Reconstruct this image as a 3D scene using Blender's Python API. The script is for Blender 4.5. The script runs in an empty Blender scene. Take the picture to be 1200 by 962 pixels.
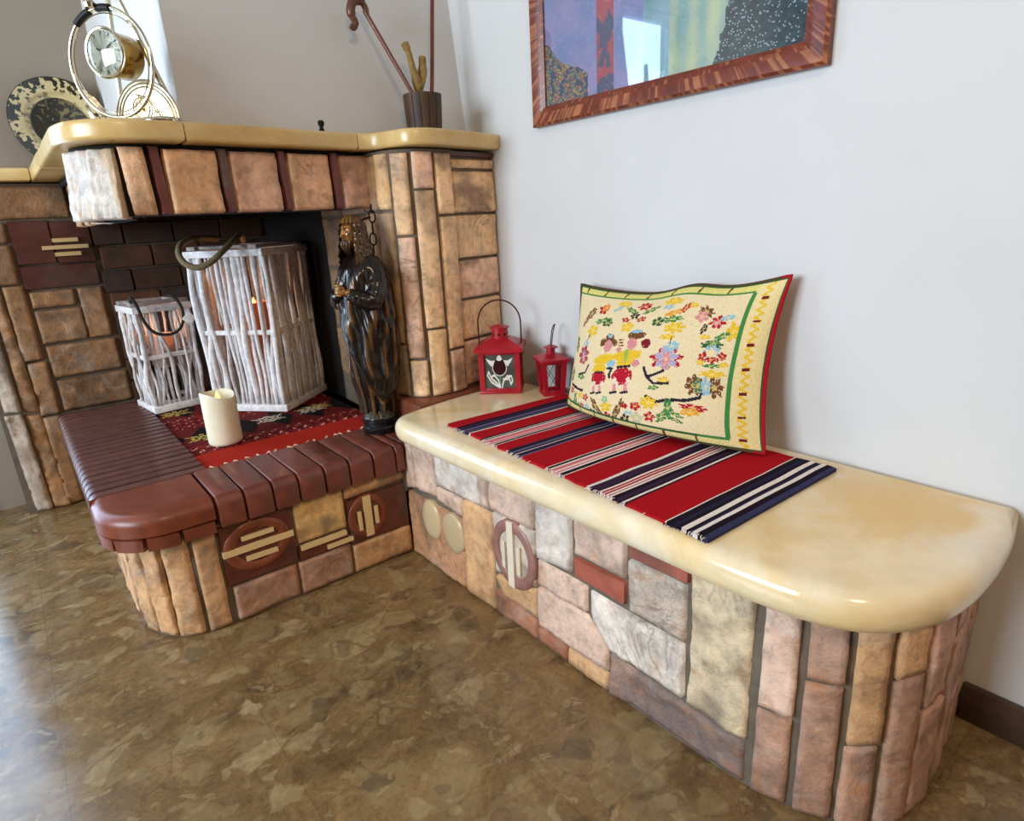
import bpy, bmesh, math, random
from math import sin, cos, pi, radians, hypot, exp
from mathutils import Vector, Matrix, noise, Quaternion
random.seed(11)
scene = bpy.context.scene
COL = scene.collection

# ------------------------------------------------------------------ helpers
def lin(c):
    return tuple(((v/255)/12.92 if v/255 <= .04045 else ((v/255+.055)/1.055)**2.4) for v in c)
def mix(a, b, t):
    t = min(max(t, 0), 1)
    return tuple(x+(y-x)*t for x, y in zip(a, b))
def mul(a, k): return tuple(x*k for x in a)
def sstep(a, b, x):
    t = min(max((x-a)/(b-a), 0), 1); return t*t*(3-2*t)
def fbm(x, y, z=0., o=4):
    return noise.fractal(Vector((x, y, z)), 1.0, 2.0, o)

class MB:
    """collects vertices, faces and a colour per face; build() links them as ONE mesh object"""
    def __init__(s): s.v = []; s.f = []; s.c = []
    def add(s, vs, fs, col=(1, 1, 1)):
        b = len(s.v); s.v += [tuple(q) for q in vs]
        for f in fs:
            s.f.append(tuple(i+b for i in f)); s.c.append(col)
    def grid(s, fn, nu, nv, col=(1, 1, 1), cu=False, cv=False, flip=False, vc=False):
        b = len(s.v); mu = nu if cu else nu+1; mv = nv if cv else nv+1
        for j in range(mv):
            for i in range(mu): s.v.append(tuple(fn(i/nu, j/nv)))
        if vc: cc = [[col(i/nu, j/nv) for i in range(nu+1)] for j in range(nv+1)]
        for j in range(nv):
            for i in range(nu):
                i2 = (i+1) % mu; j2 = (j+1) % mv
                q = (b+j*mu+i, b+j*mu+i2, b+j2*mu+i2, b+j2*mu+i)
                s.f.append(q[::-1] if flip else q)
                if vc:
                    k = [cc[j][i], cc[j][i+1], cc[j+1][i+1], cc[j+1][i]]; s.c.append(k[::-1] if flip else k)
                else: s.c.append(col((i+.5)/nu, (j+.5)/nv) if callable(col) else col)
    def tube(s, pts, r, n=8, col=(1, 1, 1), closed=False, caps=True):
        pts = [Vector(p) for p in pts]; m = len(pts)
        rr = r if isinstance(r, (list, tuple)) else [r]*m
        b = len(s.v); N = None
        for k in range(m):
            if closed: T = pts[(k+1) % m]-pts[k-1]
            else: T = pts[min(k+1, m-1)]-pts[max(k-1, 0)]
            if T.length < 1e-9: T = Vector((0, 0, 1))
            T.normalize()
            if N is None:
                N = T.orthogonal().normalized()
            N = (N-T*N.dot(T)); N = N.normalized() if N.length > 1e-6 else T.orthogonal().normalized()
            B = T.cross(N)
            for q in range(n):
                a = 2*pi*q/n
                s.v.append(tuple(pts[k]+(N*cos(a)+B*sin(a))*rr[k]))
        for k in range(m if closed else m-1):
            k2 = (k+1) % m
            for q in range(n):
                s.f.append((b+k*n+q, b+k*n+(q+1) % n, b+k2*n+(q+1) % n, b+k2*n+q)); s.c.append(col)
        if caps and not closed:
            s.f.append(tuple(b+q for q in range(n))[::-1]); s.c.append(col)
            s.f.append(tuple(b+(m-1)*n+q for q in range(n))); s.c.append(col)
    def lathe(s, prof, n=32, col=(1, 1, 1), T=lambda p: p, sx=1, sy=1):
        b = len(s.v)
        for (r, z) in prof:
            for q in range(n):
                a = 2*pi*q/n; s.v.append(tuple(T((r*cos(a)*sx, r*sin(a)*sy, z))))
        for k in range(len(prof)-1):
            for q in range(n):
                s.f.append((b+k*n+q, b+k*n+(q+1) % n, b+(k+1)*n+(q+1) % n, b+(k+1)*n+q))
                s.c.append(col(k) if callable(col) else col)
        cc = col(0) if callable(col) else col
        if prof[0][0] > 1e-6: s.f.append(tuple(b+q for q in range(n))[::-1]); s.c.append(cc)
        if prof[-1][0] > 1e-6: s.f.append(tuple(b+(len(prof)-1)*n+q for q in range(n))); s.c.append(col(len(prof)-2) if callable(col) else col)
    def rbox(s, c, size, r=.003, T=lambda p: p, col=(1, 1, 1), seg=2):
        bm = bmesh.new(); bmesh.ops.create_cube(bm, size=1)
        for v in bm.verts: v.co = Vector((v.co.x*size[0], v.co.y*size[1], v.co.z*size[2]))
        if r > 0: bmesh.ops.bevel(bm, geom=bm.edges[:], offset=min(r, min(size)*.45), segments=seg, affect='EDGES', profile=.5)
        bm.verts.index_update()
        s.add([T((v.co.x+c[0], v.co.y+c[1], v.co.z+c[2])) for v in bm.verts], [tuple(v.index for v in f.verts) for f in bm.faces], col)
        bm.free()
    def prism(s, P, z0, z1, col=(1, 1, 1)):
        n = len(P); a = sum(P[i][0]*P[(i+1) % n][1]-P[(i+1) % n][0]*P[i][1] for i in range(n))
        if a < 0: P = P[::-1]
        b = len(s.v)
        s.v += [(x, y, z0) for x, y in P]+[(x, y, z1) for x, y in P]
        for i in range(n):
            j = (i+1) % n; s.f.append((b+i, b+j, b+n+j, b+n+i)); s.c.append(col)
        s.f.append(tuple(b+i for i in range(n))[::-1]); s.f.append(tuple(b+n+i for i in range(n))); s.c += [col, col]
    def rslab(s, P, z0, z1, r, ex=1., col=(1, 1, 1), seg=8):
        """slab with a rounded edge all round"""
        n = len(P); a = sum(P[i][0]*P[(i+1) % n][1]-P[(i+1) % n][0]*P[i][1] for i in range(n))
        if a < 0: P = P[::-1]
        nr = []
        for i in range(n):
            p0, p1, p2 = Vector(P[i-1]), Vector(P[i]), Vector(P[(i+1) % n])
            d1, d2 = (p1-p0).normalized(), (p2-p1).normalized()
            n1, n2 = Vector((-d1.y, d1.x)), Vector((-d2.y, d2.x))
            m = (n1+n2); m = m.normalized() if m.length > 1e-6 else n1
            nr.append(m/max(m.dot(n1), .45))
        b = len(s.v); zc, h = (z0+z1)/2, (z1-z0)/2; K = []
        for k in range(seg+1):
            t = -pi/2+pi*k/seg
            K.append((r*(1-abs(cos(t))**ex), zc+h*math.copysign(abs(sin(t))**ex, sin(t))))
        for ins, z in K:
            for i in range(n): s.v.append((P[i][0]+nr[i].x*ins, P[i][1]+nr[i].y*ins, z))
        for k in range(seg):
            for i in range(n):
                j = (i+1) % n; s.f.append((b+k*n+i, b+k*n+j, b+(k+1)*n+j, b+(k+1)*n+i)); s.c.append(col)
        s.f.append(tuple(b+i for i in range(n))[::-1]); s.f.append(tuple(b+seg*n+i for i in range(n))); s.c += [col, col]
    def build(s, name, mat, parent=None, origin=(0, 0, 0), sharp=40, smooth=True):
        o = Vector(origin) if parent is None else WORLD[parent.name]
        me = bpy.data.meshes.new(name)
        me.from_pydata([(x-o.x, y-o.y, z-o.z) for x, y, z in s.v], [], s.f)
        at = me.color_attributes.new('Col', 'FLOAT_COLOR', 'CORNER')
        buf = []
        for f, c in zip(s.f, s.c):
            if isinstance(c, list):
                for q in c: buf += [q[0], q[1], q[2], 1.]
            else: buf += [c[0], c[1], c[2], 1.]*len(f)
        at.data.foreach_set('color', buf)
        if smooth:
            me.polygons.foreach_set('use_smooth', [True]*len(me.polygons))
            if sharp < 180: me.set_sharp_from_angle(angle=radians(sharp))
        me.materials.append(mat)
        ob = bpy.data.objects.new(name, me); COL.objects.link(ob)
        if parent is None: ob.location = o
        else: ob.parent = parent
        WORLD[ob.name] = o
        return ob

WORLD = {}
def tag(o, label, cat, group=None):
    o['label'] = label; o['category'] = cat
    if group: o['group'] = group
    return o
def thing(name, label, cat, loc, group=None):
    o = bpy.data.objects.new(name, None); COL.objects.link(o); o.location = loc
    o.empty_display_size = .05
    WORLD[o.name] = Vector(loc)
    return tag(o, label, cat, group)
def struct(name, mb, mat, **k):
    o = mb.build(name, mat, **k); o['kind'] = 'structure'; return o
def arc(c, a, b, r, a0, a1, n):
    """points of an arc in the plane of the vectors a, b"""
    c, a, b = Vector(c), Vector(a), Vector(b)
    return [c+a*(r*cos(a0+(a1-a0)*k/n))+b*(r*sin(a0+(a1-a0)*k/n)) for k in range(n+1)]
def spline(pts, n=8, closed=False):
    P = [Vector(p) for p in pts]; m = len(P); out = []
    for i in range(m if closed else m-1):
        if closed: a, b, c, d = P[i-1], P[i], P[(i+1) % m], P[(i+2) % m]
        else: a, b, c, d = P[max(i-1, 0)], P[i], P[i+1], P[min(i+2, m-1)]
        for k in range(n):
            t = k/n
            out.append(.5*(2*b+(c-a)*t+(2*a-5*b+4*c-d)*t*t+(3*b-a-3*c+d)*t**3))
    if not closed: out.append(P[-1])
    return out

# ------------------------------------------------------------------ materials
class NT:
    def __init__(s, name):
        s.m = bpy.data.materials.new(name); s.m.use_nodes = True; s.t = s.m.node_tree
        s.b = s.t.nodes['Principled BSDF']; s.out = s.t.nodes['Material Output']; s._c = None
    def n(s, typ, **k):
        x = s.t.nodes.new(typ)
        for a, v in k.items(): setattr(x, a, v)
        return x
    def l(s, a, b): s.t.links.new(a, b)
    def co(s):
        if not s._c: s._c = s.n('ShaderNodeTexCoord').outputs['Object']
        return s._c
    def map(s, scale=(1, 1, 1), src=None, loc=(0, 0, 0)):
        x = s.n('ShaderNodeMapping'); x.inputs['Scale'].default_value = scale; x.inputs['Location'].default_value = loc
        s.l(src or s.co(), x.inputs['Vector']); return x.outputs['Vector']
    def noise(s, scale, detail=5, rough=.55, dist=0, src=None):
        x = s.n('ShaderNodeTexNoise'); x.inputs['Scale'].default_value = scale; x.inputs['Detail'].default_value = detail
        x.inputs['Roughness'].default_value = rough; x.inputs['Distortion'].default_value = dist
        s.l(src or s.co(), x.inputs['Vector']); return x.outputs['Fac']
    def vor(s, scale, feature='F1', out='Distance', src=None, rnd=1):
        x = s.n('ShaderNodeTexVoronoi', feature=feature); x.inputs['Scale'].default_value = scale
        x.inputs['Randomness'].default_value = rnd
        s.l(src or s.co(), x.inputs['Vector']); return x.outputs[out]
    def ramp(s, fac, stops, interp='LINEAR'):
        x = s.n('ShaderNodeValToRGB'); x.color_ramp.interpolation = interp; e = x.color_ramp.elements
        while len(e) < len(stops): e.new(.5)
        for el, (p, c) in zip(e, stops):
            el.position = p; el.color = (c, c, c, 1) if isinstance(c, (int, float)) else (*c, 1)
        s.l(fac, x.inputs['Fac']); return x.outputs['Color']
    def mixc(s, fac, a, b, mode='MIX'):
        x = s.n('ShaderNodeMix', data_type='RGBA', blend_type=mode)
        for i, v in ((0, fac), (6, a), (7, b)):
            if isinstance(v, (int, float)): x.inputs[i].default_value = v
            elif isinstance(v, tuple): x.inputs[i].default_value = (*v[:3], 1)
            else: s.l(v, x.inputs[i])
        return x.outputs[2]
    def math(s, op, a, b=0.):
        x = s.n('ShaderNodeMath', operation=op)
        for i, v in enumerate((a, b)):
            if isinstance(v, (int, float)): x.inputs[i].default_value = v
            else: s.l(v, x.inputs[i])
        return x.outputs[0]
    def attr(s): return s.n('ShaderNodeAttribute', attribute_name='Col').outputs['Color']
    def bump(s, h, strength=.3, dist=.01):
        x = s.n('ShaderNodeBump'); x.inputs['Strength'].default_value = strength; x.inputs['Distance'].default_value = dist
        s.l(h, x.inputs['Height']); s.l(x.outputs['Normal'], s.b.inputs['Normal'])
    def set(s, **k):
        for a, v in k.items():
            i = s.b.inputs[a.replace('_', ' ')]
            if isinstance(v, (int, float)): i.default_value = v
            elif isinstance(v, tuple): i.default_value = (*v[:3], 1) if len(i.default_value) == 4 else v
            else: s.l(v, i)
        return s

def simple(name, col=None, rough=.5, metal=0, var=.15, vs=25, bump=0, bs=80, spec=.5, coat=0, bd=.003, **k):
    t = NT(name); c = t.attr() if col is None else lin(col)
    base = t.mixc(1., c, t.ramp(t.noise(vs), [(.3, 1-var), (.7, 1+var*.6)]), 'MULTIPLY') if var else c
    t.set(Base_Color=base, Roughness=rough, Metallic=metal, Specular_IOR_Level=spec, Coat_Weight=coat, Coat_Roughness=.15, **k)
    if bump: t.bump(t.noise(bs, 6), bump, bd)
    return t.m

def mat_stone():
    t = NT('split_stone'); c = t.attr()
    n1 = t.noise(9, 7, .6, .6); n2 = t.noise(38, 8, .68, .3); n3 = t.noise(5, 5, .6, 2.2)
    a = t.mixc(1., c, t.ramp(n1, [(.28, .66), (.5, .98), (.75, 1.22)]), 'MULTIPLY')
    a = t.mixc(1., a, t.ramp(n2, [(.3, .62), (.5, 1.), (.75, 1.22)]), 'MULTIPLY')
    vein = t.math('MULTIPLY', t.ramp(t.math('ABSOLUTE', t.math('SUBTRACT', n3, .5)), [(0, 1), (.03, 0)]), t.ramp(t.noise(6, 4), [(.5, 0), (.66, .55)]))
    a = t.mixc(vein, a, lin((88, 72, 60)))
    smg = t.ramp(t.noise(11, 8, .72, .8), [(.56, 0), (.74, .62)]); a = t.mixc(smg, a, lin((116, 96, 84)))
    rust = t.ramp(t.noise(17, 6, .65, .5), [(.54, 0), (.72, .55)]); a = t.mixc(rust, a, lin((186, 122, 66)))
    gry = t.ramp(t.noise(8, 7, .66, .7), [(.55, 0), (.72, .5)]); a = t.mixc(gry, a, lin((166, 156, 146)))
    pale = t.ramp(t.noise(14, 6, .6, 1.), [(.58, 0), (.72, .5)])
    a = t.mixc(pale, a, t.mixc(.5, a, lin((214, 200, 180))))
    t.set(Base_Color=a, Roughness=.55, Specular_IOR_Level=.4)
    h = t.math('ADD', t.noise(30, 9, .68, .6), t.math('MULTIPLY', t.noise(110, 7, .72), .4))
    t.bump(h, .5, .012)
    return t.m
def mat_marble(name, base, dark, pale, rough=.13, patch=None):
    t = NT(name)
    n = t.noise(3.2, 6, .55, 1.6); n2 = t.noise(11, 5, .6, .8)
    a = t.ramp(n, [(.3, lin(pale)), (.52, lin(base)), (.72, lin(dark))])
    a = t.mixc(1., a, t.ramp(n2, [(.3, .9), (.7, 1.05)]), 'MULTIPLY')
    vein = t.ramp(t.math('ABSOLUTE', t.math('SUBTRACT', t.noise(2.4, 6, .6, 1.8), .5)), [(0, .2), (.02, 0)])
    a = t.mixc(vein, a, lin(pale))
    if patch:          # a honey-coloured cloud in the slab
        d = t.n('ShaderNodeVectorMath', operation='DISTANCE'); t.l(t.co(), d.inputs[0]); d.inputs[1].default_value = patch
        k = t.ramp(t.math('ADD', d.outputs['Value'], t.math('MULTIPLY', t.math('SUBTRACT', t.noise(7, 5, .6, .8), .5), .22)), [(.08, .85), (.17, 0)])
        a = t.mixc(k, a, lin((218, 178, 100)))
    t.set(Base_Color=a, Roughness=rough, Specular_IOR_Level=.5, Coat_Weight=.2, Coat_Roughness=.22, Subsurface_Weight=.0)
    t.bump(t.noise(45, 3), .04, .003)
    return t.m
def mat_floor():
    t = NT('breccia_marble_tiles')
    wob = t.n('ShaderNodeVectorMath', operation='ADD')
    nz = t.n('ShaderNodeTexNoise'); nz.inputs['Scale'].default_value = 7; nz.inputs['Detail'].default_value = 5
    t.l(t.co(), nz.inputs['Vector'])
    sc = t.n('ShaderNodeVectorMath', operation='SCALE'); sc.inputs['Scale'].default_value = .16
    t.l(nz.outputs['Color'], sc.inputs[0]); t.l(t.co(), wob.inputs[0]); t.l(sc.outputs[0], wob.inputs[1])
    w = wob.outputs[0]
    cloud = t.noise(5.5, 9, .7, 1.4)
    a = t.ramp(cloud, [(.28, lin((86, 66, 42))), (.45, lin((108, 84, 54))), (.58, lin((124, 98, 64))), (.75, lin((146, 118, 80)))])
    a = t.mixc(1., a, t.ramp(t.noise(85, 10, .8), [(.3, .62), (.5, 1.03), (.72, 1.4)]), 'MULTIPLY')
    for s, thr, lo, hi, seed, op in ((8.5, .70, (128, 110, 78), (150, 130, 94), 0, .7), (13, .80, (150, 130, 94), (178, 156, 116), 5.1, .75), (24, .74, (146, 126, 90), (122, 98, 66), 3.3, .7), (15, .90, (70, 56, 42), (60, 50, 40), 7.1, .8), (44, .82, (170, 150, 112), (86, 70, 52), 1.9, .6)):
        src = t.map((1, 1.35, 1), w, (seed, seed*.7, 0))
        cc = t.vor(s, 'F1', 'Color', src); ed = t.vor(s, 'DISTANCE_TO_EDGE', 'Distance', src)
        sep = t.n('ShaderNodeSeparateColor'); t.l(cc, sep.inputs[0])
        sel = t.math('GREATER_THAN', sep.outputs[0], thr)
        inside = t.ramp(ed, [(.03, 0), (.12, 1)])
        k = t.math('MULTIPLY', t.math('MULTIPLY', sel, inside), t.ramp(t.noise(30, 8, .7), [(.35, .25*op), (.6, .8*op)]))
        a = t.mixc(k, a, t.mixc(sep.outputs[1], lin(lo), lin(hi)))
    crack = t.ramp(t.vor(12, 'DISTANCE_TO_EDGE', 'Distance', t.map((1, 1, 1), w, (2, 5, 0))), [(0, .5), (.025, 0)])
    crack = t.math('MULTIPLY', crack, t.ramp(t.noise(3.5, 3), [(.5, 0), (.62, 1)]))
    a = t.mixc(crack, a, lin((72, 58, 40)))
    # tile joints every 0.325 m
    sp = t.n('ShaderNodeSeparateXYZ'); t.l(t.co(), sp.inputs[0]); js = []
    for ax, off in ((0, 1.333), (1, .71)):
        f = t.math('FRACT', t.math('DIVIDE', t.math('ADD', sp.outputs[ax], off+3.25), .325))
        js.append(t.math('LESS_THAN', t.math('MINIMUM', f, t.math('SUBTRACT', 1., f)), .0032))
    j = t.math('MAXIMUM', js[0], js[1])
    a = t.mixc(t.math('MULTIPLY', j, .28), a, lin((58, 46, 36)))
    t.set(Base_Color=a, Roughness=t.ramp(t.noise(12, 5), [(.3, .14), (.7, .26)]), Specular_IOR_Level=.5)
    t.bump(t.noise(16, 5), .05, .004)
    return t.m
def mat_thin_glass(name, tint=(.98, .99, .99), rough=.02, refl=1.):
    """thin pane: mirror share rises towards grazing angles, the same from either side"""
    t = NT(name); tr = t.n('ShaderNodeBsdfTransparent'); tr.inputs[0].default_value = (*tint, 1)
    gl = t.n('ShaderNodeBsdfGlossy'); gl.inputs['Roughness'].default_value = rough
    g = t.n('ShaderNodeNewGeometry'); d = t.n('ShaderNodeVectorMath', operation='DOT_PRODUCT')
    t.l(g.outputs['Normal'], d.inputs[0]); t.l(g.outputs['Incoming'], d.inputs[1])
    f = t.math('POWER', t.math('SUBTRACT', 1., t.math('ABSOLUTE', d.outputs['Value'])), 5.)
    f = t.math('MINIMUM', t.math('MULTIPLY', t.math('ADD', t.math('MULTIPLY', f, .96), .04), refl), 1.)
    mx = t.n('ShaderNodeMixShader'); t.l(f, mx.inputs[0]); t.l(tr.outputs[0], mx.inputs[1]); t.l(gl.outputs[0], mx.inputs[2])
    t.l(mx.outputs[0], t.out.inputs['Surface']); return t.m
def mat_emit(name, col, strength):
    t = NT(name); t.set(Base_Color=lin(col), Emission_Color=lin(col), Emission_Strength=strength); return t.m

M_STONE = mat_stone()
M_MORTAR = simple('grey_mortar', (104, 92, 78), .9, var=.25, bump=.4, bs=150)
M_SOOT = simple('sooty_masonry', (18, 16, 15), .95, var=.3, bump=.3, bs=60)
M_ONYX = mat_marble('cream_onyx', (230, 208, 166), (222, 188, 124), (234, 222, 200), patch=(.09, -.53, .44))
M_SHELF = mat_marble('yellow_onyx', (208, 176, 112), (194, 154, 82), (220, 196, 142), .3)
M_TERRA = simple('glazed_terracotta', None, .42, var=.3, vs=26, bump=.03, bs=60, coat=.12, bd=.002)
M_FLOOR = mat_floor()
M_WALL = simple('white_wall_paint', (206, 206, 206), .85, var=.03, vs=4, bump=.05, bs=220, spec=.2)
M_WALL2 = simple('warm_tan_wall_paint', (120, 92, 64), .85, var=.05, vs=4)  # unseen walls toned dark and warm to shape the bounced light
M_WALL3 = simple('grey_beige_wall', (148, 137, 124), .85, var=.03, vs=4)  # even tone for the back wall, darker than the other visible walls
M_CEIL = simple('white_ceiling_paint', (176, 170, 160), .9, var=.02)
M_BASE = simple('brown_marble_skirting', (74, 56, 44), .3, var=.4, vs=14, bump=.04)
M_FRAMEW = simple('painted_window_frame', (150, 146, 142), .5, var=.04)
M_PANE = mat_thin_glass('window_pane_glass')
M_CLOTH = simple('woven_wool', None, .95, var=.16, vs=160, bump=.5, bs=420, spec=.1, bd=.003)
M_STITCH = simple('cross_stitch_cloth', None, .95, var=.12, vs=260, bump=.45, bs=330, spec=.1, bd=.004)
M_RED = simple('red_painted_metal', (164, 14, 34), .38, var=.12, vs=30, coat=.2)
M_DKRED = simple('dark_red_wire', (70, 14, 18), .4, metal=.3, var=.1)
M_BLACKM = simple('black_iron', (22, 20, 19), .5, metal=.6, var=.3, bump=.2)
M_CHROME2 = simple('satin_gilt', (190, 178, 150), .34, metal=1, var=.1)
M_CHROME = simple('gilt_chrome', (222, 212, 188), .14, metal=1, var=.05)
M_GOLD = simple('brass', (178, 142, 70), .2, metal=1, var=.1)
M_TWIG = simple('white_washed_twigs', None, .8, var=.25, vs=60, bump=.4, bs=160, spec=.2)
M_ROPE = simple('jute_rope', (122, 108, 76), .9, var=.35, vs=120, bump=.6, bs=260)
M_ROPE2 = simple('dark_cord', (40, 34, 28), .9, var=.35, vs=120, bump=.6, bs=260)
M_WAX = simple('ivory_wax', (232, 222, 196), .45, var=.04, Subsurface_Weight=.25, Subsurface_Radius=(.02, .014, .008), Subsurface_Scale=.6)
M_WAXO = simple('orange_wax', (214, 112, 62), .45, var=.06, Subsurface_Weight=.2, Subsurface_Radius=(.02, .01, .006), Subsurface_Scale=.6)
M_FLAME = mat_emit('candle_flame', (255, 170, 70), 9)
M_FLAME2 = mat_emit('flame_bulb', (255, 222, 130), 1.6)
M_BRONZE = simple('bronzed_plaster', None, .26, metal=.35, var=.25, vs=40, bump=.1, bs=60, coat=.3)
M_WOODRED = simple('red_brown_wood', None, .4, var=.35, vs=30, bump=.15, bs=50, coat=.1)
M_CANE = simple('varnished_cane', (104, 40, 20), .35, var=.3, vs=20, coat=.2)
M_BARREL = simple('dark_stave_wood', None, .6, var=.4, vs=16, bump=.2)
M_BARK = simple('dry_branch', (150, 122, 70), .85, var=.4, vs=40, bump=.6, bs=90)
M_CHINA = simple('glazed_china', None, .18, var=.04, coat=.4)
M_PRINT = simple('jigsaw_print', None, .45, var=.06, bump=.25, bs=150)
M_GLASS = mat_thin_glass('picture_glass', refl=2.6)
M_GLASSC = mat_thin_glass('clear_lantern_glass', (.93, .95, .94))
M_DIAL = simple('pale_dial', None, .3, var=.03)

class Curve:
    """smooth plan curve (x, y) with arc-length parameter u; outward normal on the left-hand side flag"""
    def __init__(s, pts, side=1, smooth=True, n=24):
        P=[]
        if smooth:
            q=[pts[0]]+list(pts)+[pts[-1]]
            for i in range(1,len(q)-2):
                for k in range(n):
                    t=k/n
                    P.append(tuple(0.5*(2*q[i][a]+(q[i+1][a]-q[i-1][a])*t+(2*q[i-1][a]-5*q[i][a]+4*q[i+1][a]-q[i+2][a])*t*t+(3*q[i][a]-q[i-1][a]-3*q[i+1][a]+q[i+2][a])*t**3) for a in (0,1)))
            P.append(tuple(pts[-1]))
        else: P=[tuple(p) for p in pts]
        s.P=P; s.side=side; s.U=[0.]
        for a,b in zip(P,P[1:]): s.U.append(s.U[-1]+math.hypot(b[0]-a[0],b[1]-a[1]))
        s.L=s.U[-1]
    def at(s,u):
        import bisect
        u2=min(max(u,0),s.L); i=min(max(bisect.bisect_right(s.U,u2)-1,0),len(s.P)-2)
        a,b=s.P[i],s.P[i+1]; d=s.U[i+1]-s.U[i] or 1e-9; t=(u-s.U[i])/d
        tx,ty=(b[0]-a[0])/d,(b[1]-a[1])/d
        return (a[0]+(b[0]-a[0])*t, a[1]+(b[1]-a[1])*t), (ty*s.side,-tx*s.side)
BENCH=Curve([(-.452,-.30),(-.452,-.6),(-.452,-1.0),(-.450,-1.35),(-.445,-1.47),(-.425,-1.56),(-.385,-1.63),(-.325,-1.673),(-.25,-1.685),(-.12,-1.672),(0,-1.655)],1)
HEARTH=Curve([(-1.14,.78),(-1.14,.2),(-1.14,-.2),(-1.13,-.29),(-1.09,-.36),(-1.02,-.40),(-.93,-.405),(-.7,-.405),(-.45,-.405)],1)
HOOD=Curve([(-.985,.76),(-.985,.2),(-1.0,.04),(-1.050,-.07),(-1.054,-.17),(-1.0,-.258),(-.91,-.285),(-.7,-.262),(-.41,-.228)],1)
PILLAR=Curve([(-.35,.2),(-.362,0),(-.372,-.15),(-.372,-.23),(-.358,-.30),(-.325,-.345),(-.275,-.365),(-.21,-.365),(-.155,-.352),(-.118,-.338)],1)
PIER=Curve([(-.118,-.338),(0,-.318)],1,False)
BACK=Curve([(-1.36,.79),(0,.79)],1,False)

# ------------------------------------------------------------------ masonry helpers
def surf_pt(cv, u, z, h):
    (x, y), (nx, ny) = cv.at(u); 
    if u < 0 or u > cv.L:      # straight continuation past the ends
        e = u if u < 0 else u-cv.L; tx, ty = -ny*cv.side, nx*cv.side; x += tx*e; y += ty*e
    return (x+nx*h, y+ny*h, z)
def stone(mb, cv, q, col, depth=.02, rough=.004, cell=.008, col2=None, grain=(1, 1), wob=.0007, rnd=.004, grow=.0016, midl=None, midr=None):
    """one split-face stone: quad q (TL, TR, BR, BL in u, z) on a masonry surface"""
    (a_, b_, c_, d_), g = q, grow
    tl, tr, br, bl = (a_[0]-g, a_[1]+g), (b_[0]+g, b_[1]+g), (c_[0]+g, max(c_[1]-g, .003)), (d_[0]-g, max(d_[1]-g, .003))
    W = (abs(tr[0]-tl[0])+abs(br[0]-bl[0]))/2; H = (abs(tl[1]-bl[1])+abs(tr[1]-br[1]))/2
    nu = max(4, int(W/cell)); nv = max(4, int(H/cell)); sd = random.uniform(0, 50)
    tone = random.uniform(.93, 1.07); tilt = (random.uniform(-1, 1)*rough*.5, random.uniform(-1, 1)*rough*.4)
    c1 = mul(lin(col), tone); c2 = lin(col2) if col2 else mix(mul(c1, .62), lin((112, 96, 84)), random.uniform(0, .6))
    def st(s, t):
        # the outermost ring of cells is narrow, so the stone keeps a crisp arris
        def f(x, n, L):
            i = round(x*n); e = min(.0032/L, .2)
            return 0. if i == 0 else 1. if i == n else e+(1-2*e)*(i-1)/(n-2)
        s, t = f(s, nu, W), f(t, nv, H)
        def side(lo, md, hi):
            if not md: return (lo[0]+(hi[0]-lo[0])*t, lo[1]+(hi[1]-lo[1])*t)
            a, b, f = (lo, md, t*2) if t < .5 else (md, hi, t*2-1)
            return (a[0]+(b[0]-a[0])*f, a[1]+(b[1]-a[1])*f)
        l, r = side(bl, midl, tl), side(br, midr, tr)
        return s, t, l[0]*(1-s)+r[0]*s, l[1]*(1-s)+r[1]*s
    def fn(s, t):
        s, t, u, z = st(s, t)
        d = min(s*W, (1-s)*W, t*H, (1-t)*H)
        k = sstep(0, rnd, d+.0015)
        n = fbm(u*14*grain[0]+sd, z*14*grain[1], sd, 5)
        n2 = fbm(u*55*grain[0]+sd, z*55*grain[1], 3.1, 3)
        h = -depth+depth*k if d > 1e-5 else -depth
        h += k*(n*rough*1.1+n2*rough*.3-rough*.3+tilt[0]*(2*s-1)+tilt[1]*(2*t-1))
        if d > 1e-5: h = max(h, -.0045 if d > .004 else h)
        u += wob*noise.noise(Vector((u*40, z*40, sd)))*1.4; z2 = z+wob*noise.noise(Vector((u*40, z*40, sd+9)))*1.4
        return surf_pt(cv, u, max(z2, .001), h)
    def cf(s, t):
        s, t, u, z = st(s, t)
        n = fbm(u*7*grain[0]+sd*2, z*7*grain[1]+sd, 1.7, 5)
        return mix(c1, c2, sstep(.16, .55, n)*.8)
    mb.grid(fn, nu, nv, cf, vc=True)
def rect(u0, u1, z0, z1): return ((u0, z1), (u1, z1), (u1, z0), (u0, z0))
def flatbar(mb, cv, q, col, h=.004, depth=.012):
    tl, tr, br, bl = q; n = 12
    long_u = abs(tr[0]-tl[0]) > abs(tl[1]-bl[1])
    def fn(s, t):
        u = (bl[0]*(1-s)+br[0]*s)*(1-t)+(tl[0]*(1-s)+tr[0]*s)*t
        z = (bl[1]*(1-s)+br[1]*s)*(1-t)+(tl[1]*(1-s)+tr[1]*s)*t
        e = s in (0, 1) or t in (0, 1)
        return surf_pt(cv, u, z, h-depth if e else h)
    def sp(x, n): return 0 if x <= 0 else 1 if x >= 1 else (x*n-1)/(n-2)*.98+.01 if n > 2 else x
    nu, nv = (n, 5) if long_u else (5, n)
    mb.grid(lambda s, t: fn(sp(s, nu), sp(t, nv)), nu, nv, lin(col))
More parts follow.
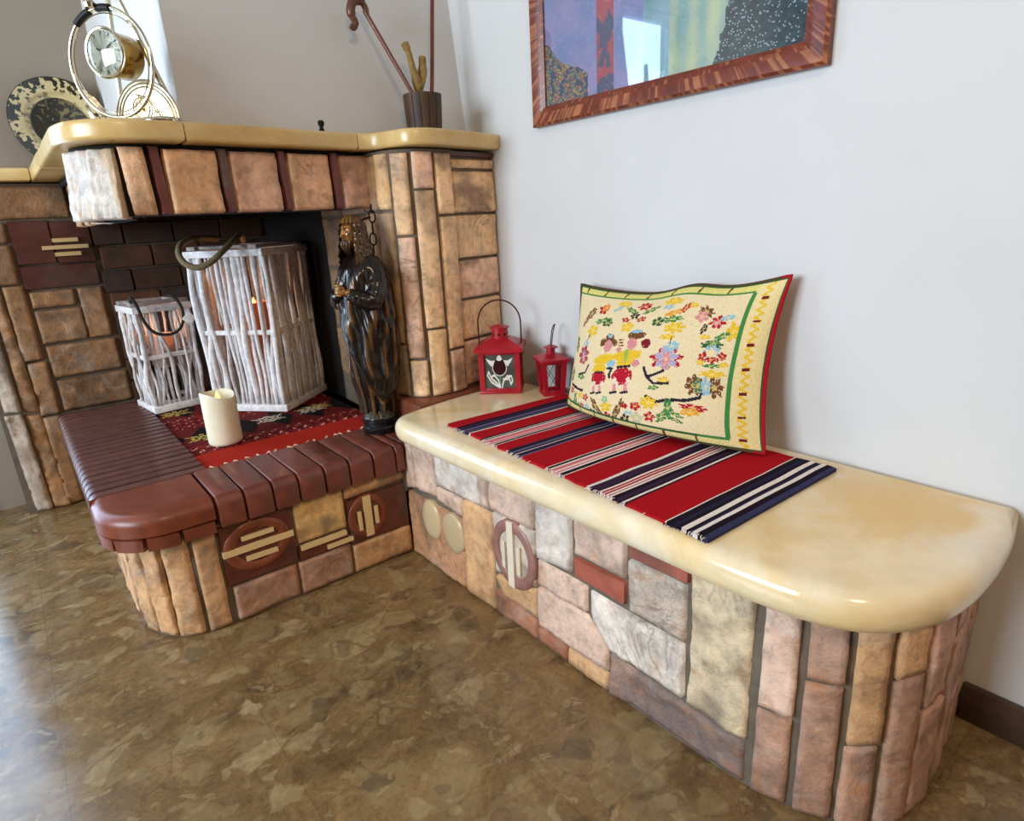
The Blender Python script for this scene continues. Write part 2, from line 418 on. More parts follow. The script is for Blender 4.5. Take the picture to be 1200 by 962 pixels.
def disc(mb, cv, c, ru, rz, h0, dome, col, n=36, inner=0., rim=.004, wob=.0, r2=None):
    """domed oval, or a ring when inner > 0"""
    K = [(1., h0-.02), (1., h0-rim), (.97, h0)]
    if inner:
        K += [((1+inner)/2, h0+dome), (inner+.03, h0), (inner, h0-rim), (inner, h0-.02)]
    else: K += [(.8, h0+dome*.5), (.5, h0+dome*.85), (.2, h0+dome), (.02, h0+dome)]
    sd = random.uniform(0, 9); m = len(K)-1
    def fn(s, t):
        f, h = K[round(t*m)]; a = -2*pi*s
        k = f*(1+wob*noise.noise(Vector((cos(a)*1.5, sin(a)*1.5, sd))))
        return surf_pt(cv, c[0]+ru*k*cos(a), c[1]+rz*k*sin(a), h)
    mb.grid(fn, n, m, lin(col), cu=True, flip=False)
    if not inner:
        b = len(mb.v); mb.f.append(tuple(range(b-n, b))); mb.c.append(lin(col))
def offs(cv, d, a=0., b=None, n=60):
    b = cv.L if b is None else b; out = []
    for k in range(n+1):
        (x, y), (nx, ny) = cv.at(a+(b-a)*k/n); out.append((x-nx*d, y-ny*d))
    return out
SC = dict(w=(224, 210, 196), W=(216, 194, 160), p=(222, 188, 166), q=(184, 142, 118), o=(216, 168, 120), g=(204, 186, 168),
          d=(134, 114, 106), b=(200, 148, 108), r=(172, 110, 82), y=(226, 184, 120))
TERRA, DARKTERRA, BARCOL = (170, 92, 74), (98, 48, 34), (214, 196, 164)

# ------------------------------------------------------------------ the room
WX0, WY0, WY1, WZ = -4.0, -3.6, .93, 2.55
m = MB(); m.rbox(((WX0)/2, (WY0+WY1)/2, -.05), (-WX0+.3, WY1-WY0+.3, .1), 0); struct('floor', m, M_FLOOR)
m = MB(); m.rbox(((WX0)/2, (WY0+WY1)/2, WZ+.05), (-WX0+.3, WY1-WY0+.3, .1), 0); struct('ceiling', m, M_CEIL)
m = MB(); m.rbox((.06, (WY0+WY1)/2, WZ/2), (.12, WY1-WY0+.24, WZ), 0); struct('wall_right', m, M_WALL)
DX0, DX1, DZ = -2.56, -1.47, 2.12           # the glazed door in the back wall
def bx(m, x0, x1, y0, y1, z0, z1, r=0, col=(1, 1, 1)): m.rbox(((x0+x1)/2, (y0+y1)/2, (z0+z1)/2), (x1-x0, y1-y0, z1-z0), r, col=col)
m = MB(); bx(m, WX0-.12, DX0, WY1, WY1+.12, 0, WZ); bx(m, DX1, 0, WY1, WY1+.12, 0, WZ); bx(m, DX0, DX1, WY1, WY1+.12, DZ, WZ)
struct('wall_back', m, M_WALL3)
LY0, LY1, LZ0, LZ1 = -1.7, .2, .75, 2.25     # window in the left wall
m = MB(); bx(m, WX0-.12, WX0, WY0, LY0, 0, WZ); bx(m, WX0-.12, WX0, LY1, WY1, 0, WZ)
bx(m, WX0-.12, WX0, LY0, LY1, 0, LZ0); bx(m, WX0-.12, WX0, LY0, LY1, LZ1, WZ); struct('wall_left', m, M_WALL2)
m = MB(); bx(m, WX0-.12, .12, WY0-.12, WY0, 0, WZ); struct('wall_front', m, M_WALL2)
def glazing(name, pname, axis, c, a0, a1, z0, z1, mull):
    fr, pn = MB(), MB(); w = .055
    def B(m, p0, p1, q0, q1, d=.05):
        if axis == 'y': bx(m, p0, p1, c, c+d, q0, q1, .004)
        else: bx(m, c-d, c, p0, p1, q0, q1, .004)
    B(fr, a0, a0+w, z0, z1); B(fr, a1-w, a1, z0, z1); B(fr, a0+w, a1-w, z0, z0+w); B(fr, a0+w, a1-w, z1-w, z1)
    for mm in mull: B(fr, mm-.04, mm+.04, z0+w, z1-w)
    o = struct(name, fr, M_FRAMEW)
    ed = [a0+w]+[x for mm in mull for x in (mm-.04, mm+.04)]+[a1-w]
    for k in range(0, len(ed), 2):
        p = MB()
        if axis == 'y': bx(p, ed[k], ed[k+1], c+.02, c+.026, z0+w, z1-w)
        else: bx(p, c-.026, c-.02, ed[k], ed[k+1], z0+w, z1-w)
        p.build('pane', M_PANE, o)
glazing('door_1', 'pane', 'y', WY1+.03, DX0, DX1, 0, DZ, [-2.0])
glazing('window_1', 'pane', 'x', WX0-.03, LY0, LY1, LZ0, LZ1, [-.75])
m = MB(); bx(m, DX1, DX1+.035, WY1-.012, WY1, 0, DZ, .003); struct('trim_1', m, M_FRAMEW)
m = MB(); bx(m, -.016, 0, WY0, -1.658, 0, .074, .003); struct('baseboard_right', m, M_BASE)
m = MB()          # chimney breast above the mantel: plastered, leaning back a little
ya, yb = -.186, .0; 
m.add([(-.812, ya, 1.1685), (.0, ya, 1.1685), (.0, WY1, 1.1685), (-.812, WY1, 1.1685), (-.775, yb, WZ), (0, yb, WZ), (0, WY1, WZ), (-.775, WY1, WZ)],
      [(0, 1, 5, 4), (3, 0, 4, 7), (1, 2, 6, 5), (2, 3, 7, 6), (0, 3, 2, 1), (4, 5, 6, 7)])
struct('wall_chimney', m, M_WALL, smooth=False)

# ------------------------------------------------------------------ stone bench
bench = thing('stone_bench', 'long low stone-faced bench against the white wall with a cream onyx seat slab', 'bench', (-.225, -1., 0))
m = MB(); m.prism(offs(BENCH, .009, .128)+[(-.002, -1.64), (-.002, -.428)], 0, .376); m.build('base', M_MORTAR, bench, sharp=30)
st, tc, mi = MB(), MB(), MB()
def S(c, q, **k): stone(st, BENCH, q, SC[c], **k)
S('p', [(.113, .366), (.152, .368), (.154, .222), (.092, .205)]); S('p', [(.160, .366), (.269, .369), (.265, .23), (.162, .227)])
S('w', [(.277, .368), (.474, .370), (.470, .275), (.276, .269)], rough=.004); S('p', [(.480, .37), (.505, .369), (.506, .278), (.476, .277)])
S('p', [(.511, .368), (.668, .367), (.666, .287), (.516, .283)]); S('w', [(.677, .366), (.783, .368), (.781, .233), (.676, .224)], col2=(120, 116, 116))
S('b', [(.112, .2), (.388, .206), (.375, .004), (.110, .004)], rough=.004, depth=.012); S('p', [(.274, .263), (.390, .266), (.388, .215), (.270, .223)])
S('o', [(.397, .268), (.510, .272), (.507, .004), (.384, .004)]); S('g', [(.517, .277), (.669, .281), (.667, .145), (.520, .12)], depth=.012, rough=.002)
S('o', [(.522, .112), (.667, .138), (.665, .062), (.545, .062)]); S('r', [(.517, .07), (.664, .052), (.666, .006), (.515, .003)])
S('r', [(.672, .043), (.761, .042), (.761, .004), (.672, .004)]); S('o', [(.767, .042), (.882, .045), (.882, .004), (.767, .004)])
S('p', [(.676, .219), (.825, .221), (.823, .16), (.675, .156)]); S('p', [(.675, .150), (.823, .154), (.881, .05), (.673, .05)], midr=(.882, .104))
S('w', [(.834, .217), (1.057, .214), (1.059, .105), (.892, .106)], midl=(.838, .152)); S('p', [(.792, .368), (.926, .371), (.926, .284), (.791, .281)])
S('g', [(.934, .330), (1.058, .331), (1.058, .22), (.936, .222)]); S('d', [(.888, .098), (1.177, .087), (1.178, .004), (.887, .004)], col2=(166, 130, 112), rough=.009)
S('W', [(1.068, .371), (1.178, .368), (1.178, .094), (1.068, .105)], rough=.008); S('p', [(1.192, .368), (1.246, .364), (1.246, .18), (1.193, .177)])
S('q', [(1.191, .168), (1.245, .172), (1.247, .004), (1.191, .004)]); S('q', [(1.256, .363), (1.309, .365), (1.311, .262), (1.258, .257)])
S('q', [(1.257, .249), (1.310, .255), (1.313, .004), (1.257, .004)]); S('o', [(1.320, .363), (1.366, .365), (1.368, .165), (1.322, .156)])
S('q', [(1.321, .148), (1.368, .157), (1.37, .004), (1.319, .004)]); S('o', [(1.375, .365), (1.424, .366), (1.426, .288), (1.377, .276)])
S('q', [(1.377, .27), (1.426, .282), (1.428, .004), (1.379, .004)])
for u0, u1, zz in ((1.433, 1.50, .21), (1.507, 1.575, .3), (1.582, 1.65, .15), (1.657, BENCH.L-.005, .25)):
    S('q', rect(u0, u1, zz+.004, .366)); S('q', rect(u0, u1, .004, zz-.004))
for q in ([(.791, .275), (.926, .278), (.926, .229), (.792, .23)], [(.934, .372), (1.062, .371), (1.062, .338), (.935, .336)]):
    tc = MB(); stone(tc, BENCH, q, TERRA, rough=.002); tc.build('terracotta_brick', M_TERRA, bench, sharp=60)['label'] = 'red terracotta brick in the facing'
tc = MB(); disc(tc, BENCH, (.594, .196), .079, .087, .002, .001, (150, 106, 96), inner=.66)
tc.build('terracotta_ring', M_TERRA, bench, sharp=60)['label'] = 'oval red-brown ring round three pale bars'
for c, ru, cl in (((.236, .152), .047, (196, 172, 134)), ((.343, .154), .052, (190, 166, 130))):
    mi = MB(); disc(mi, BENCH, c, ru, .058, .002, .006, cl, wob=.08); mi.build('marble_disc', M_DIAL, bench, sharp=60)['label'] = 'pale oval marble disc'
def inlay(cv, q, col, h, parent, lab):
    mi = MB(); flatbar(mi, cv, q, col, h, .03); mi.build('marble_bar', M_DIAL, parent, sharp=60)['label'] = lab
inlay(BENCH, [(.580, .281), (.602, .283), (.600, .110), (.577, .111)], (222, 208, 186),   .006, bench, 'pale marble bar inside the ring')
inlay(BENCH, [(.556, .222), (.569, .223), (.568, .149), (.556, .152)], (216, 200, 176),   .005, bench, 'pale marble bar inside the ring')
inlay(BENCH, [(.610, .226), (.624, .227), (.622, .152), (.609, .154)], (216, 200, 176),   .005, bench, 'pale marble bar inside the ring')
st.build('stone_facing', M_STONE, bench, sharp=180)
SL = Curve([(-.30, -.402), (-.43, -.424), (-.478, -.442), (-.502, -.485), (-.503, -.6), (-.498, -.9), (-.490, -1.30), (-.486, -1.48), (-.471, -1.575), (-.437, -1.638), (-.380, -1.680), (-.305, -1.703), (-.2, -1.708), (-.1, -1.702)])
m = MB(); m.rslab([(-.002, -.38), (-.10, -.388)]+[SL.at(SL.L*k/110)[0] for k in range(111)]+[(-.002, -1.686)], .376, .44, .03, .85, seg=12)
m.build('seat_slab', M_ONYX, bench, sharp=50)['label'] = 'polished cream onyx slab with rounded edge'

# ------------------------------------------------------------------ fireplace
fire = thing('fireplace', 'open corner fireplace faced in split stone with a raised brick hearth and overhanging hood', 'fireplace', (-.7, .1, 0))
RIBX0, RIBX1, CY, FY, BYI = -1.18, -.918, -.205, -.425, -.205
# hearth base
m = MB(); m.prism(offs(HEARTH, .009)+[(-.45, .78)], 0, .27); m.prism([(-.92, -.2), (-.375, -.2), (-.375, .78), (-.92, .78)], .27, .334); m.prism([(-.455, -.41), (-.375, -.41), (-.375, -.2), (-.455, -.2)], .20, .272)
m.build('hearth_base', M_MORTAR, fire, sharp=30)
st, tc, mi = MB(), MB(), MB()
def S(c, q, **k): stone(st, HEARTH, q, SC[c] if isinstance(c, str) else c, **k)
u = .03
while u < 1.03:
    w = random.uniform(.055, .085); S(random.choice('oqob'), rect(u, min(u+w, 1.036), .004, .262)); u += w+.009
S('o', rect(1.042, 1.098, .004, .256), rough=.009); S('o', rect(1.106, 1.160, .004, .256), rough=.008); S('o', rect(1.169, 1.228, .004, .258), rough=.008); S('o', rect(1.237, 1.290, .004, .262))
S('y', rect(1.478, 1.612, .152, .264), rough=.003); S('o', [(1.617, .266), (HEARTH.L-.002, .267), (HEARTH.L-.002, .236), (1.616, .232)])
S('q', rect(1.306, 1.464, .006, .098)); S('q', rect(1.470, 1.616, .006, .098)); S('o', rect(1.622, HEARTH.L-.002, .006, .088))
for q in (rect(1.297, 1.470, .106, .264), rect(1.474, 1.614, .104, .145), rect(1.618, HEARTH.L-.003, .094, .226)):
    tc = MB(); stone(tc, HEARTH, q, DARKTERRA, rough=.002, depth=.014); tc.build('terracotta_tile', M_TERRA, fire, sharp=60)['label'] = 'dark brown terracotta tile in the hearth front'
for c, ru, rz in (((1.381, .193), .082,   .068), ((1.676, .166), .058, .063)):
    tc = MB(); disc(tc, HEARTH, c, ru, rz, .002, .001, (132, 66, 42), inner=.64); tc.build('terracotta_ring', M_TERRA, fire, sharp=60)
YB = (226, 196, 142)
for q in ([(1.344, .225), (1.423, .225), (1.423, .214), (1.344, .214)], [(1.296, .200), (1.470, .200), (1.470, .184), (1.296, .184)], [(1.347, .170), (1.425, .169), (1.425, .157), (1.347, .158)],
          [(1.481, .145), (1.609, .145), (1.609, .133), (1.481, .133)], [(1.55, .122), (1.625, .122), (1.625, .110), (1.55, .110)],
          [(1.665, .226), (1.687, .226), (1.687, .104), (1.665, .104)], [(1.646, .186), (1.656, .186), (1.656, .129), (1.646, .129)], [(1.695, .188), (1.706, .188), (1.706, .134), (1.695, .134)]):
    inlay(HEARTH, q, YB, .006, fire, 'pale yellow marble bar')
st.build('hearth_stone_facing', M_STONE, fire, sharp=180); 
# glazed brick edging
def pband(mb, prof, ax, a0, a1, col, ch=.003):
    """a brick on edge: profile swept along x ('x') or y ('y') with eased ends"""
    n = len(prof); cx = sum(p[0] for p in prof)/n; cz = sum(p[1] for p in prof)/n; b = len(mb.v)
    for a, sh in ((a0, ch), (a0+ch, 0), (a1-ch, 0), (a1, ch)):
        for p, z in prof:
            p2 = p+(cx-p)/max(abs(cx-p), 1e-6)*min(sh, abs(cx-p)); z2 = z+(cz-z)/max(abs(cz-z), 1e-6)*min(sh, abs(cz-z))
            mb.v.append((a, p2, z2) if ax == 'x' else (p2, a, z2))
    for k in range(3):
        for i in range(n):
            j = (i+1) % n; f = (b+k*n+i, b+(k+1)*n+i, b+(k+1)*n+j, b+k*n+j)
            mb.f.append(f if ax == 'x' else f[::-1]); mb.c.append(col)
    f0 = tuple(b+i for i in range(n)); f1 = tuple(b+3*n+i for i in range(n))[::-1]
    mb.f += [f0, f1] if ax == 'x' else [f0[::-1], f1[::-1]]; mb.c += [col, col]
def nose(inner, front, ztop, zbot, r, n=7):
    d = 1 if front > inner else -1
    P = [(inner, zbot), (inner, ztop)]
    P += [(front-d*r+d*r*sin(pi/2*k/n), ztop-r+r*cos(pi/2*k/n)) for k in range(n+1)]
    return P+[(front, zbot)]
ZT = .347
m = MB(); xs = [-.952, -.888, -.821, -.757, -.688, -.620, -.551, -.484, -.4545, -.388]
for a, b in zip(xs, xs[1:]):
    k = random.uniform(.85, 1.12); pband(m, nose(BYI, FY if a < -.46 else -.413, ZT+random.uniform(-.001, .001), .272, .024), 'x', a+.0022, b-.0022, mul(lin((112, 56, 42)), k), .0025)
m.build('hearth_brick_edging', M_TERRA, fire, sharp=45)['label'] = 'row of glazed red-brown bricks along the hearth front'
m = MB(); N = 22; y0, y1 = CY, .775
for k in range(N):
    a, b = y0+(y1-y0)*k/N, y0+(y1-y0)*(k+1)/N
    pband(m, nose(RIBX1, RIBX0, ZT+random.uniform(-.0006, .0006), .272, .022), 'y', a+.0058, b-.0058, mul(lin((92, 54, 48)), random.uniform(.88, 1.1)), .0022)
bx(m, RIBX0+.012, RIBX1, CY+.002, .777, .262, .3385, 0, lin((40, 26, 23))); m.build('hearth_ribbed_edging', M_TERRA, fire, sharp=25)['label'] = 'ribbed row of narrow maroon bricks along the left of the hearth'
# rounded corner cap
OUT = [(RIBX0, CY-.0035), (RIBX0, -.27)]+[(-1.04+.14*-cos(a), -.285+.14*-sin(a)) for a in [pi/2*k/14 for k in range(15)]]+[(-1.0, FY), (-.9575, FY)]
m = MB(); AN = (-.9575, CY-.0035)
prof = [(0, ZT), (.35, ZT+.001), (.7, ZT+.001)]; rr = .026
def cap(s, t):
    i = s*(len(OUT)-1); i0 = min(int(i), len(OUT)-2); f = i-i0
    ox, oy = OUT[i0][0]*(1-f)+OUT[i0+1][0]*f, OUT[i0][1]*(1-f)+OUT[i0+1][1]*f
    L = hypot(ox-AN[0], oy-AN[1]); dx, dy = (ox-AN[0])/L, (oy-AN[1])/L; k = t*13
    if k <= 4: d = max(.0005, (L-rr)*k/4); z = ZT
    elif k <= 11: a = pi/2*(k-4)/7; d = L-rr+rr*sin(a); z = ZT-rr+rr*cos(a)
    elif k <= 12: d = L; z = .298
    else: d = L-.02; z = .298
    return (AN[0]+dx*d, AN[1]+dy*d, z)
m.grid(cap, 44, 13, lin((120, 56, 34)), flip=True); m.add([AN+(.298,), AN+(ZT,), OUT[0]+(ZT-.001,), OUT[0]+(.298,)], [(0, 1, 2, 3)], lin((120, 56, 34)))
OC = Curve(OUT, 1, False)
for k in range(5):
    u0, u1 = OC.L*k/5+.003, OC.L*(k+1)/5-.003
    stone(m, OC, rect(u0, u1, .262, .294), (118, 58, 38), depth=.015, rough=.001, rnd=.005)
m.build('hearth_corner_cap', M_TERRA, fire, sharp=50)['label'] = 'smooth rounded red-brown corner brick'
m = MB(); m.rslab([(-.385, -.412), (-.30, -.4045), (-.10, -.391), (-.002, -.383), (-.002, -.2), (-.385, -.2)], .37, .4375, .004, .6, lin((122, 66, 44))); m.build('hearth_ledge', M_TERRA, fire)
# back wall of the firebox
m = MB(); bx(m, -1.335, -.002, .806, .928, 0, 1.122); m.build('rear_wall', M_MORTAR, fire)
st, tc, mi, fb = MB(), MB(), MB(), MB()
RC_ = dict(o=(150, 112, 76), b=(132, 98, 68), q=(128, 96, 74))  # rear stones darkened, their dimness put into the colour
def S(c, q, **k): stone(st, BACK, q, RC_[c], **k)
S('o', rect(.04, .155, 1.015, 1.112)); S('o', rect(.16, .37, 1.013, 1.112)); S('b', rect(.376, .60, 1.0, 1.112))
S('o', rect(.125, .18, .938, 1.0)); S('b', rect(.115, .182, .804, .93)); S('o', rect(.131, .187, .545, .797)); S('o', rect(.138, .194, .348, .536)); S('o', rect(.140, .192, .004, .338))
S('o', [(.095, .8), (.122, .8), (.139, .363), (.094, .372)], rough=.012); S('o', [(.092, .36), (.140, .352), (.150, .004), (.101, .004)], rough=.014)
stone(st, BACK, [(.035, .62), (.086, .625), (.088, .375), (.040, .38)], (176, 160, 144), rough=.016, depth=.05, grain=(3, .6)); stone(st, BACK, [(.036, .368), (.086, .368), (.097, .004), (.046, .004)], (180, 164, 148), rough=.018, depth=.05, grain=(3, .6))
stone(st, BACK, [(.036, 1.0), (.118, 1.0), (.088, .63), (.036, .63)], RC_['o'], rough=.012)
S('o', rect(.198, .323, .72, .772)); S('o', rect(.199, .333, .597, .708)); S('o', rect(.335, .409, .598, .773)); S('o', rect(.203, .414, .475, .585)); S('b', rect(.207, .424, .352, .462)); S('q', rect(.200, .30, .2, .338)); S('q', rect(.2, .3, .004, .19))
for q in (rect(.19, .298, .865, 1.004), rect(.301, .412, .862, 1.0), rect(.19, .408, .783, .858)):
    tc = MB(); stone(tc, BACK, q, (78, 36, 28), rough=.002); tc.build('terracotta_tile', M_TERRA, fire, sharp=60)['label'] = 'dark maroon tile in the rear wall'
for q in ([(.298, .945), (.373, .945), (.373, .932), (.298, .932)], [(.265, .922), (.399, .922), (.399, .909), (.265, .909)], [(.297, .899), (.373, .899), (.373, .886), (.297, .886)]): inlay(BACK, q, (196, 168, 120), .012, fire, 'pale bar on the maroon tiles')
z = .34; row = 0
while z < 1.1:
    u = .43-.08*(row % 2); zz = z
    while u < 1.02:
        u0 = max(u, .43 if z < .6 else .418); u1 = min(u+.158, 1.02)
        if u1-u0 > .02: stone(fb, BACK, rect(u0, u1, zz, zz+.074), random.choice([(84, 50, 28), (70, 43, 26), (60, 40, 28)]), rough=.002, depth=.012, cell=.016)
        u += .165
    z += .082; row += 1
st.build('rear_stone_facing', M_STONE, fire, sharp=180)
fb.build('firebrick_lining', simple('smoked_firebrick', None, .9, var=.5, vs=9, bump=.3, bs=90), fire, sharp=60)
# firebox side, pillar and pier
m = MB(); m.prism(offs(PILLAR, .009, 0, .714)+[surf_pt(PIER, -.03, 0, -.009)[:2], surf_pt(PIER, .117, 0, -.009)[:2], (-.002, .2)], .334, 1.122); m.build('pillar_core', M_MORTAR, fire, sharp=30)
m = MB(); bx(m, -.34, -.002, .201, .805, .334, 1.122); bx(m, -1.0, -.345, -.19, .805, 1.108, 1.122); m.build('smoke_chamber', M_SOOT, fire)
st, tc = MB(), MB(); PO, PP_, PB = (240, 198, 152), (238, 194, 164), (236, 194, 142)
def S(c, q, **k): stone(st, PILLAR, q, c, **k)
for z0, z1 in ((.44, .6), (.61, .80), (.81, .96), (.968, 1.11)):
    S((150, 118, 88), rect(.02, .2, z0, z1)); S((168, 130, 92), rect(.208, .38, z0, z1))
S((176, 138, 96), rect(.388, .437, .77, .965)); S((150, 122, 96), rect(.388, .437, .44, .762)); S((180, 140, 98), rect(.388, .452, .972, 1.112))
S(PB, [(.459, 1.115), (.507, 1.115), (.505, .972), (.458, .972)]); S((178, 142, 104), [(.445, .963), (.507, .963), (.507, .60), (.443, .60)], col2=(112, 98, 86)); S((150, 124, 98), rect(.443, .508, .44, .594))
S(PO, rect(.518, .569, .903, 1.113), col2=(112, 100, 92)); S(PP_, rect(.518, .570, .556, .896)); S(PO, rect(.520, .574, .44, .548))
S(PP_, rect(.580, .640, 1.022, 1.115)); S(PO, rect(.580, .639, .641, 1.016)); S(PB, rect(.583, .641, .44, .634))
S(PO, rect(.650, .708, .953, 1.113)); S(PO, rect(.651, .710, .572, .946)); S(PP_, rect(.652, .707, .44, .565))
def S(c, q, **k): stone(st, PIER, q, c, **k)
stone(tc, PIER, rect(-.03, .115, 1.106, 1.120), (96, 44, 38), rough=.001, depth=.012)
for z0, z1 in ((1.076, 1.100), (.955, 1.068), (.828, .947), (.710, .820), (.588, .702), (.445, .580)): S(random.choice([PO, PP_, PP_]), rect(-.027, .114, z0, z1), col2=(150, 118, 98))
st.build('pillar_stone_facing', M_STONE, fire, sharp=180); tc.build('terracotta_strip', M_TERRA, fire)
# hood
m = MB(); inn = offs(HOOD, .085, n=80); m.prism(offs(HOOD, .016, n=80)+inn[::-1], .978, 1.124); m.build('hood_core', M_SOOT, fire, sharp=30)
st, tc = MB(), MB(); HS = (228, 180, 138)
def S(c, q, **k): stone(st, HOOD, q, c, **k)
def strip(q):
    tc = MB(); stone(tc, HOOD, q, (102, 46, 36), rough=.001, depth=.010, rnd=.004); tc.build('terracotta_strip', M_TERRA, fire, sharp=60)
HU = HOOD.L-1.6222
u = .02
for k in range(3):
    S(HS, rect(u, u+.15, .977, 1.118)); strip(rect(u+.157, u+.172, .978, 1.12)); u += .18
S((206, 198, 190), rect(.565, 1.046+HU, .974, 1.118), rough=.013, depth=.03, grain=(3.4, .45), col2=(190, 160, 124), cell=.0045)
S(HS, [(1.054+HU, 1.119), (1.106+HU, 1.119), (1.112+HU, .98), (1.062+HU, .98)], rough=.006)
for u0, u1 in ((1.116, 1.138), (1.263, 1.284), (1.409, 1.428), (1.555, 1.575)): strip([(u0+HU, 1.12), (u1-.003+HU, 1.12), (u1+.003+HU, .981), (u0+.004+HU, .981)])
for u0, u1, c in ((1.143, 1.258, HS), (1.288, 1.403, (224, 178, 150)), (1.433, 1.549, (220, 174, 140)), (1.58, 1.668, (224, 174, 150))): S(c, rect(u0+HU, u1+HU, .980, 1.116), rough=.006)
st.build('hood_stone_facing', M_STONE, fire, sharp=180)
# mantel shelf in four onyx pieces
MF = Curve([(-1.075, .3), (-1.075, -.10), (-1.071, -.19), (-1.052, -.255), (-1.01, -.302), (-.95, -.324), (-.84, -.318), (-.62, -.290), (-.45, -.264), (-.405, -.260), (-.372, -.278), (-.350, -.33), (-.332, -.378), (-.298, -.402), (-.245, -.407), (-.157, -.388), (-.002, -.350)])
def mseg(ua, ub, extra, name='mantel_shelf'):
    m = MB(); n = 60
    m.rslab([MF.at(ua+(ub-ua)*k/n)[0] for k in range(n+1)]+extra, 1.1265, 1.168, .013, .5, seg=10); return m
def u_at(x):
    return min((k*MF.L/2000 for k in range(2001)), key=lambda u: abs(MF.at(u)[0][0]-x) if MF.at(u)[0][1] < -.2 else 9)
ua, ub = u_at(-.842), u_at(-.408); xa, xb = MF.at(ua)[0][0], MF.at(ub)[0][0]
sh = MB()
for mm in (mseg(0, ua-.001, [(xa-.001, .3)]), mseg(ua+.001, ub-.001, [(xb-.001, .3), (xa+.001, .3)]), mseg(ub+.001, MF.L, [(-.002, .3), (xb+.001, .3)])): sh.add(mm.v, mm.f)
mm = MB(); mm.rslab([(-1.075, .302), (-.5, .302), (-.5, .926), (-1.075, .926)], 1.1265, 1.168, .006, .5); sh.add(mm.v, mm.f)
mm = MB(); mm.rslab([(-1.36, .755), (-1.077, .755), (-1.077, .926), (-1.36, .926)], 1.1265, 1.168, .013, .5); sh.add(mm.v, mm.f)
sh.build('mantel_shelf', M_SHELF, fire, sharp=50)['label'] = 'yellow onyx mantel shelf curving along the hood and pillar'

# ------------------------------------------------------------------ woven cloths
ZB = .4402                                    # top of the bench seat
# striped runner: bands across its length, as the loom made them
RA, RBc, RC, RD = Vector((-.429, -.624)), Vector((-.468, -1.408)), Vector((-.067, -1.417)), Vector((-.047, -.648))
RED_, DK, WH, PINK, PURP, BLU = (168, 14, 26), (30, 18, 30), (228, 216, 208), (208, 112, 122), (54, 32, 60), (92, 92, 124)
bands = [(0, RED_), (.052, DK), (.066, PURP), (.082, DK), (.09, BLU), (.104, PURP), (.114, BLU), (.12, DK), (.128, WH), (.132, RED_), (.182, RED_), (.196, DK), (.206, WH), (.211, DK), (.217, WH), (.222, PINK), (.242, WH), (.248, PINK), (.256, WH), (.261, DK), (.27, WH), (.274, RED_),
         (.328, PURP), (.337, DK), (.348, BLU), (.356, PURP), (.366, WH), (.371, PURP), (.380, DK), (.388, BLU), (.394, RED_), (.43, RED_), (.50, WH), (.505, DK), (.515, WH), (.520, PINK), (.534, WH), (.541, PINK), (.548, WH), (.553, DK), (.566, WH), (.571, RED_),
         (.655, WH), (.662, DK), (.668, PURP), (.69, DK), (.698, WH), (.704, RED_), (.709, WH), (.715, RED_), (.720, WH), (.726, RED_), (.731, WH), (.736, DK), (.75, PURP), (.762, DK), (.770, WH), (.777, DK), (.782, RED_), (.885, RED_), (.893, WH), (.897, DK), (.912, (34, 32, 62)), (.925, DK), (.935, WH), (.947, DK), (.955, (34, 32, 62)), (.965, WH), (.978, DK), (.99, (54, 56, 92))]
def band(v):
    c = bands[0][1]
    for p, q in bands:
        if v >= p: c = q
        else: break
    return c
m = MB(); NUr, NVr = 24, 300
def rp(s, t, top=True):
    e = (RA*(1-t)+RBc*t)*(1-s)+(RD*(1-t)+RC*t)*s
    w = .0035*noise.noise(Vector((t*22, s*3, 1)))
    z = ZB+.0016+.0014*(1+noise.noise(Vector((t*9, s*5, 4))))
    if t > .955: z += .006*sin(pi*(t-.955)/.045)*(.4+.6*(1-s))
    if s in (0, 1): e = e+Vector((w, 0))
    return (e.x, e.y, (z+.0035) if top else ZB+.0006)
m.grid(lambda s, t: rp(s, t), NUr, NVr, lambda s, t: lin(band(t)), flip=False)
m.grid(lambda s, t: rp(s, t, False), NUr, NVr, lambda s, t: lin(band(t)), flip=True)
for (s0, s1, t0, t1, n1, n2) in ((0, 0, 0, 1, 1, NVr), (1, 1, 0, 1, 1, NVr), (0, 1, 0, 0, NUr, 1), (0, 1, 1, 1, NUr, 1)):
    if n1 == 1: m.grid(lambda a, b: rp(s0, b, a > .5), 1, n2, lambda a, b: lin(band(b)), flip=(s0 == 1))
    else: m.grid(lambda a, b: rp(a, t0, b > .5), n1, 1, lambda a, b: lin(band(t0)), flip=(t0 == 0))
fr = MB()
for k in range(150):
    t = k/149
    if band(t) in (RED_,) and random.random() < .8: continue
    p = Vector(rp(0, t)); c = lin(band(t)) if random.random() < .5 else lin(WH)
    fr.tube([p+Vector((.001, 0, -.001)), p+Vector((-.004, random.uniform(-.002, .002), .0)), p+Vector((-.008, random.uniform(-.004, .004), -.003))], .0009, 4, c)
runner = m.build('striped_runner', M_CLOTH, None, (-.25, -1., ZB), sharp=180)
tag(runner, 'handwoven red runner with dark and white stripes lying across the bench seat', 'runner')
fo = fr.build('fringe', M_CLOTH, None, (-.25, -1., ZB), sharp=180); fo.parent = runner; fo.location = (0, 0, 0); fo['kind'] = 'stuff'

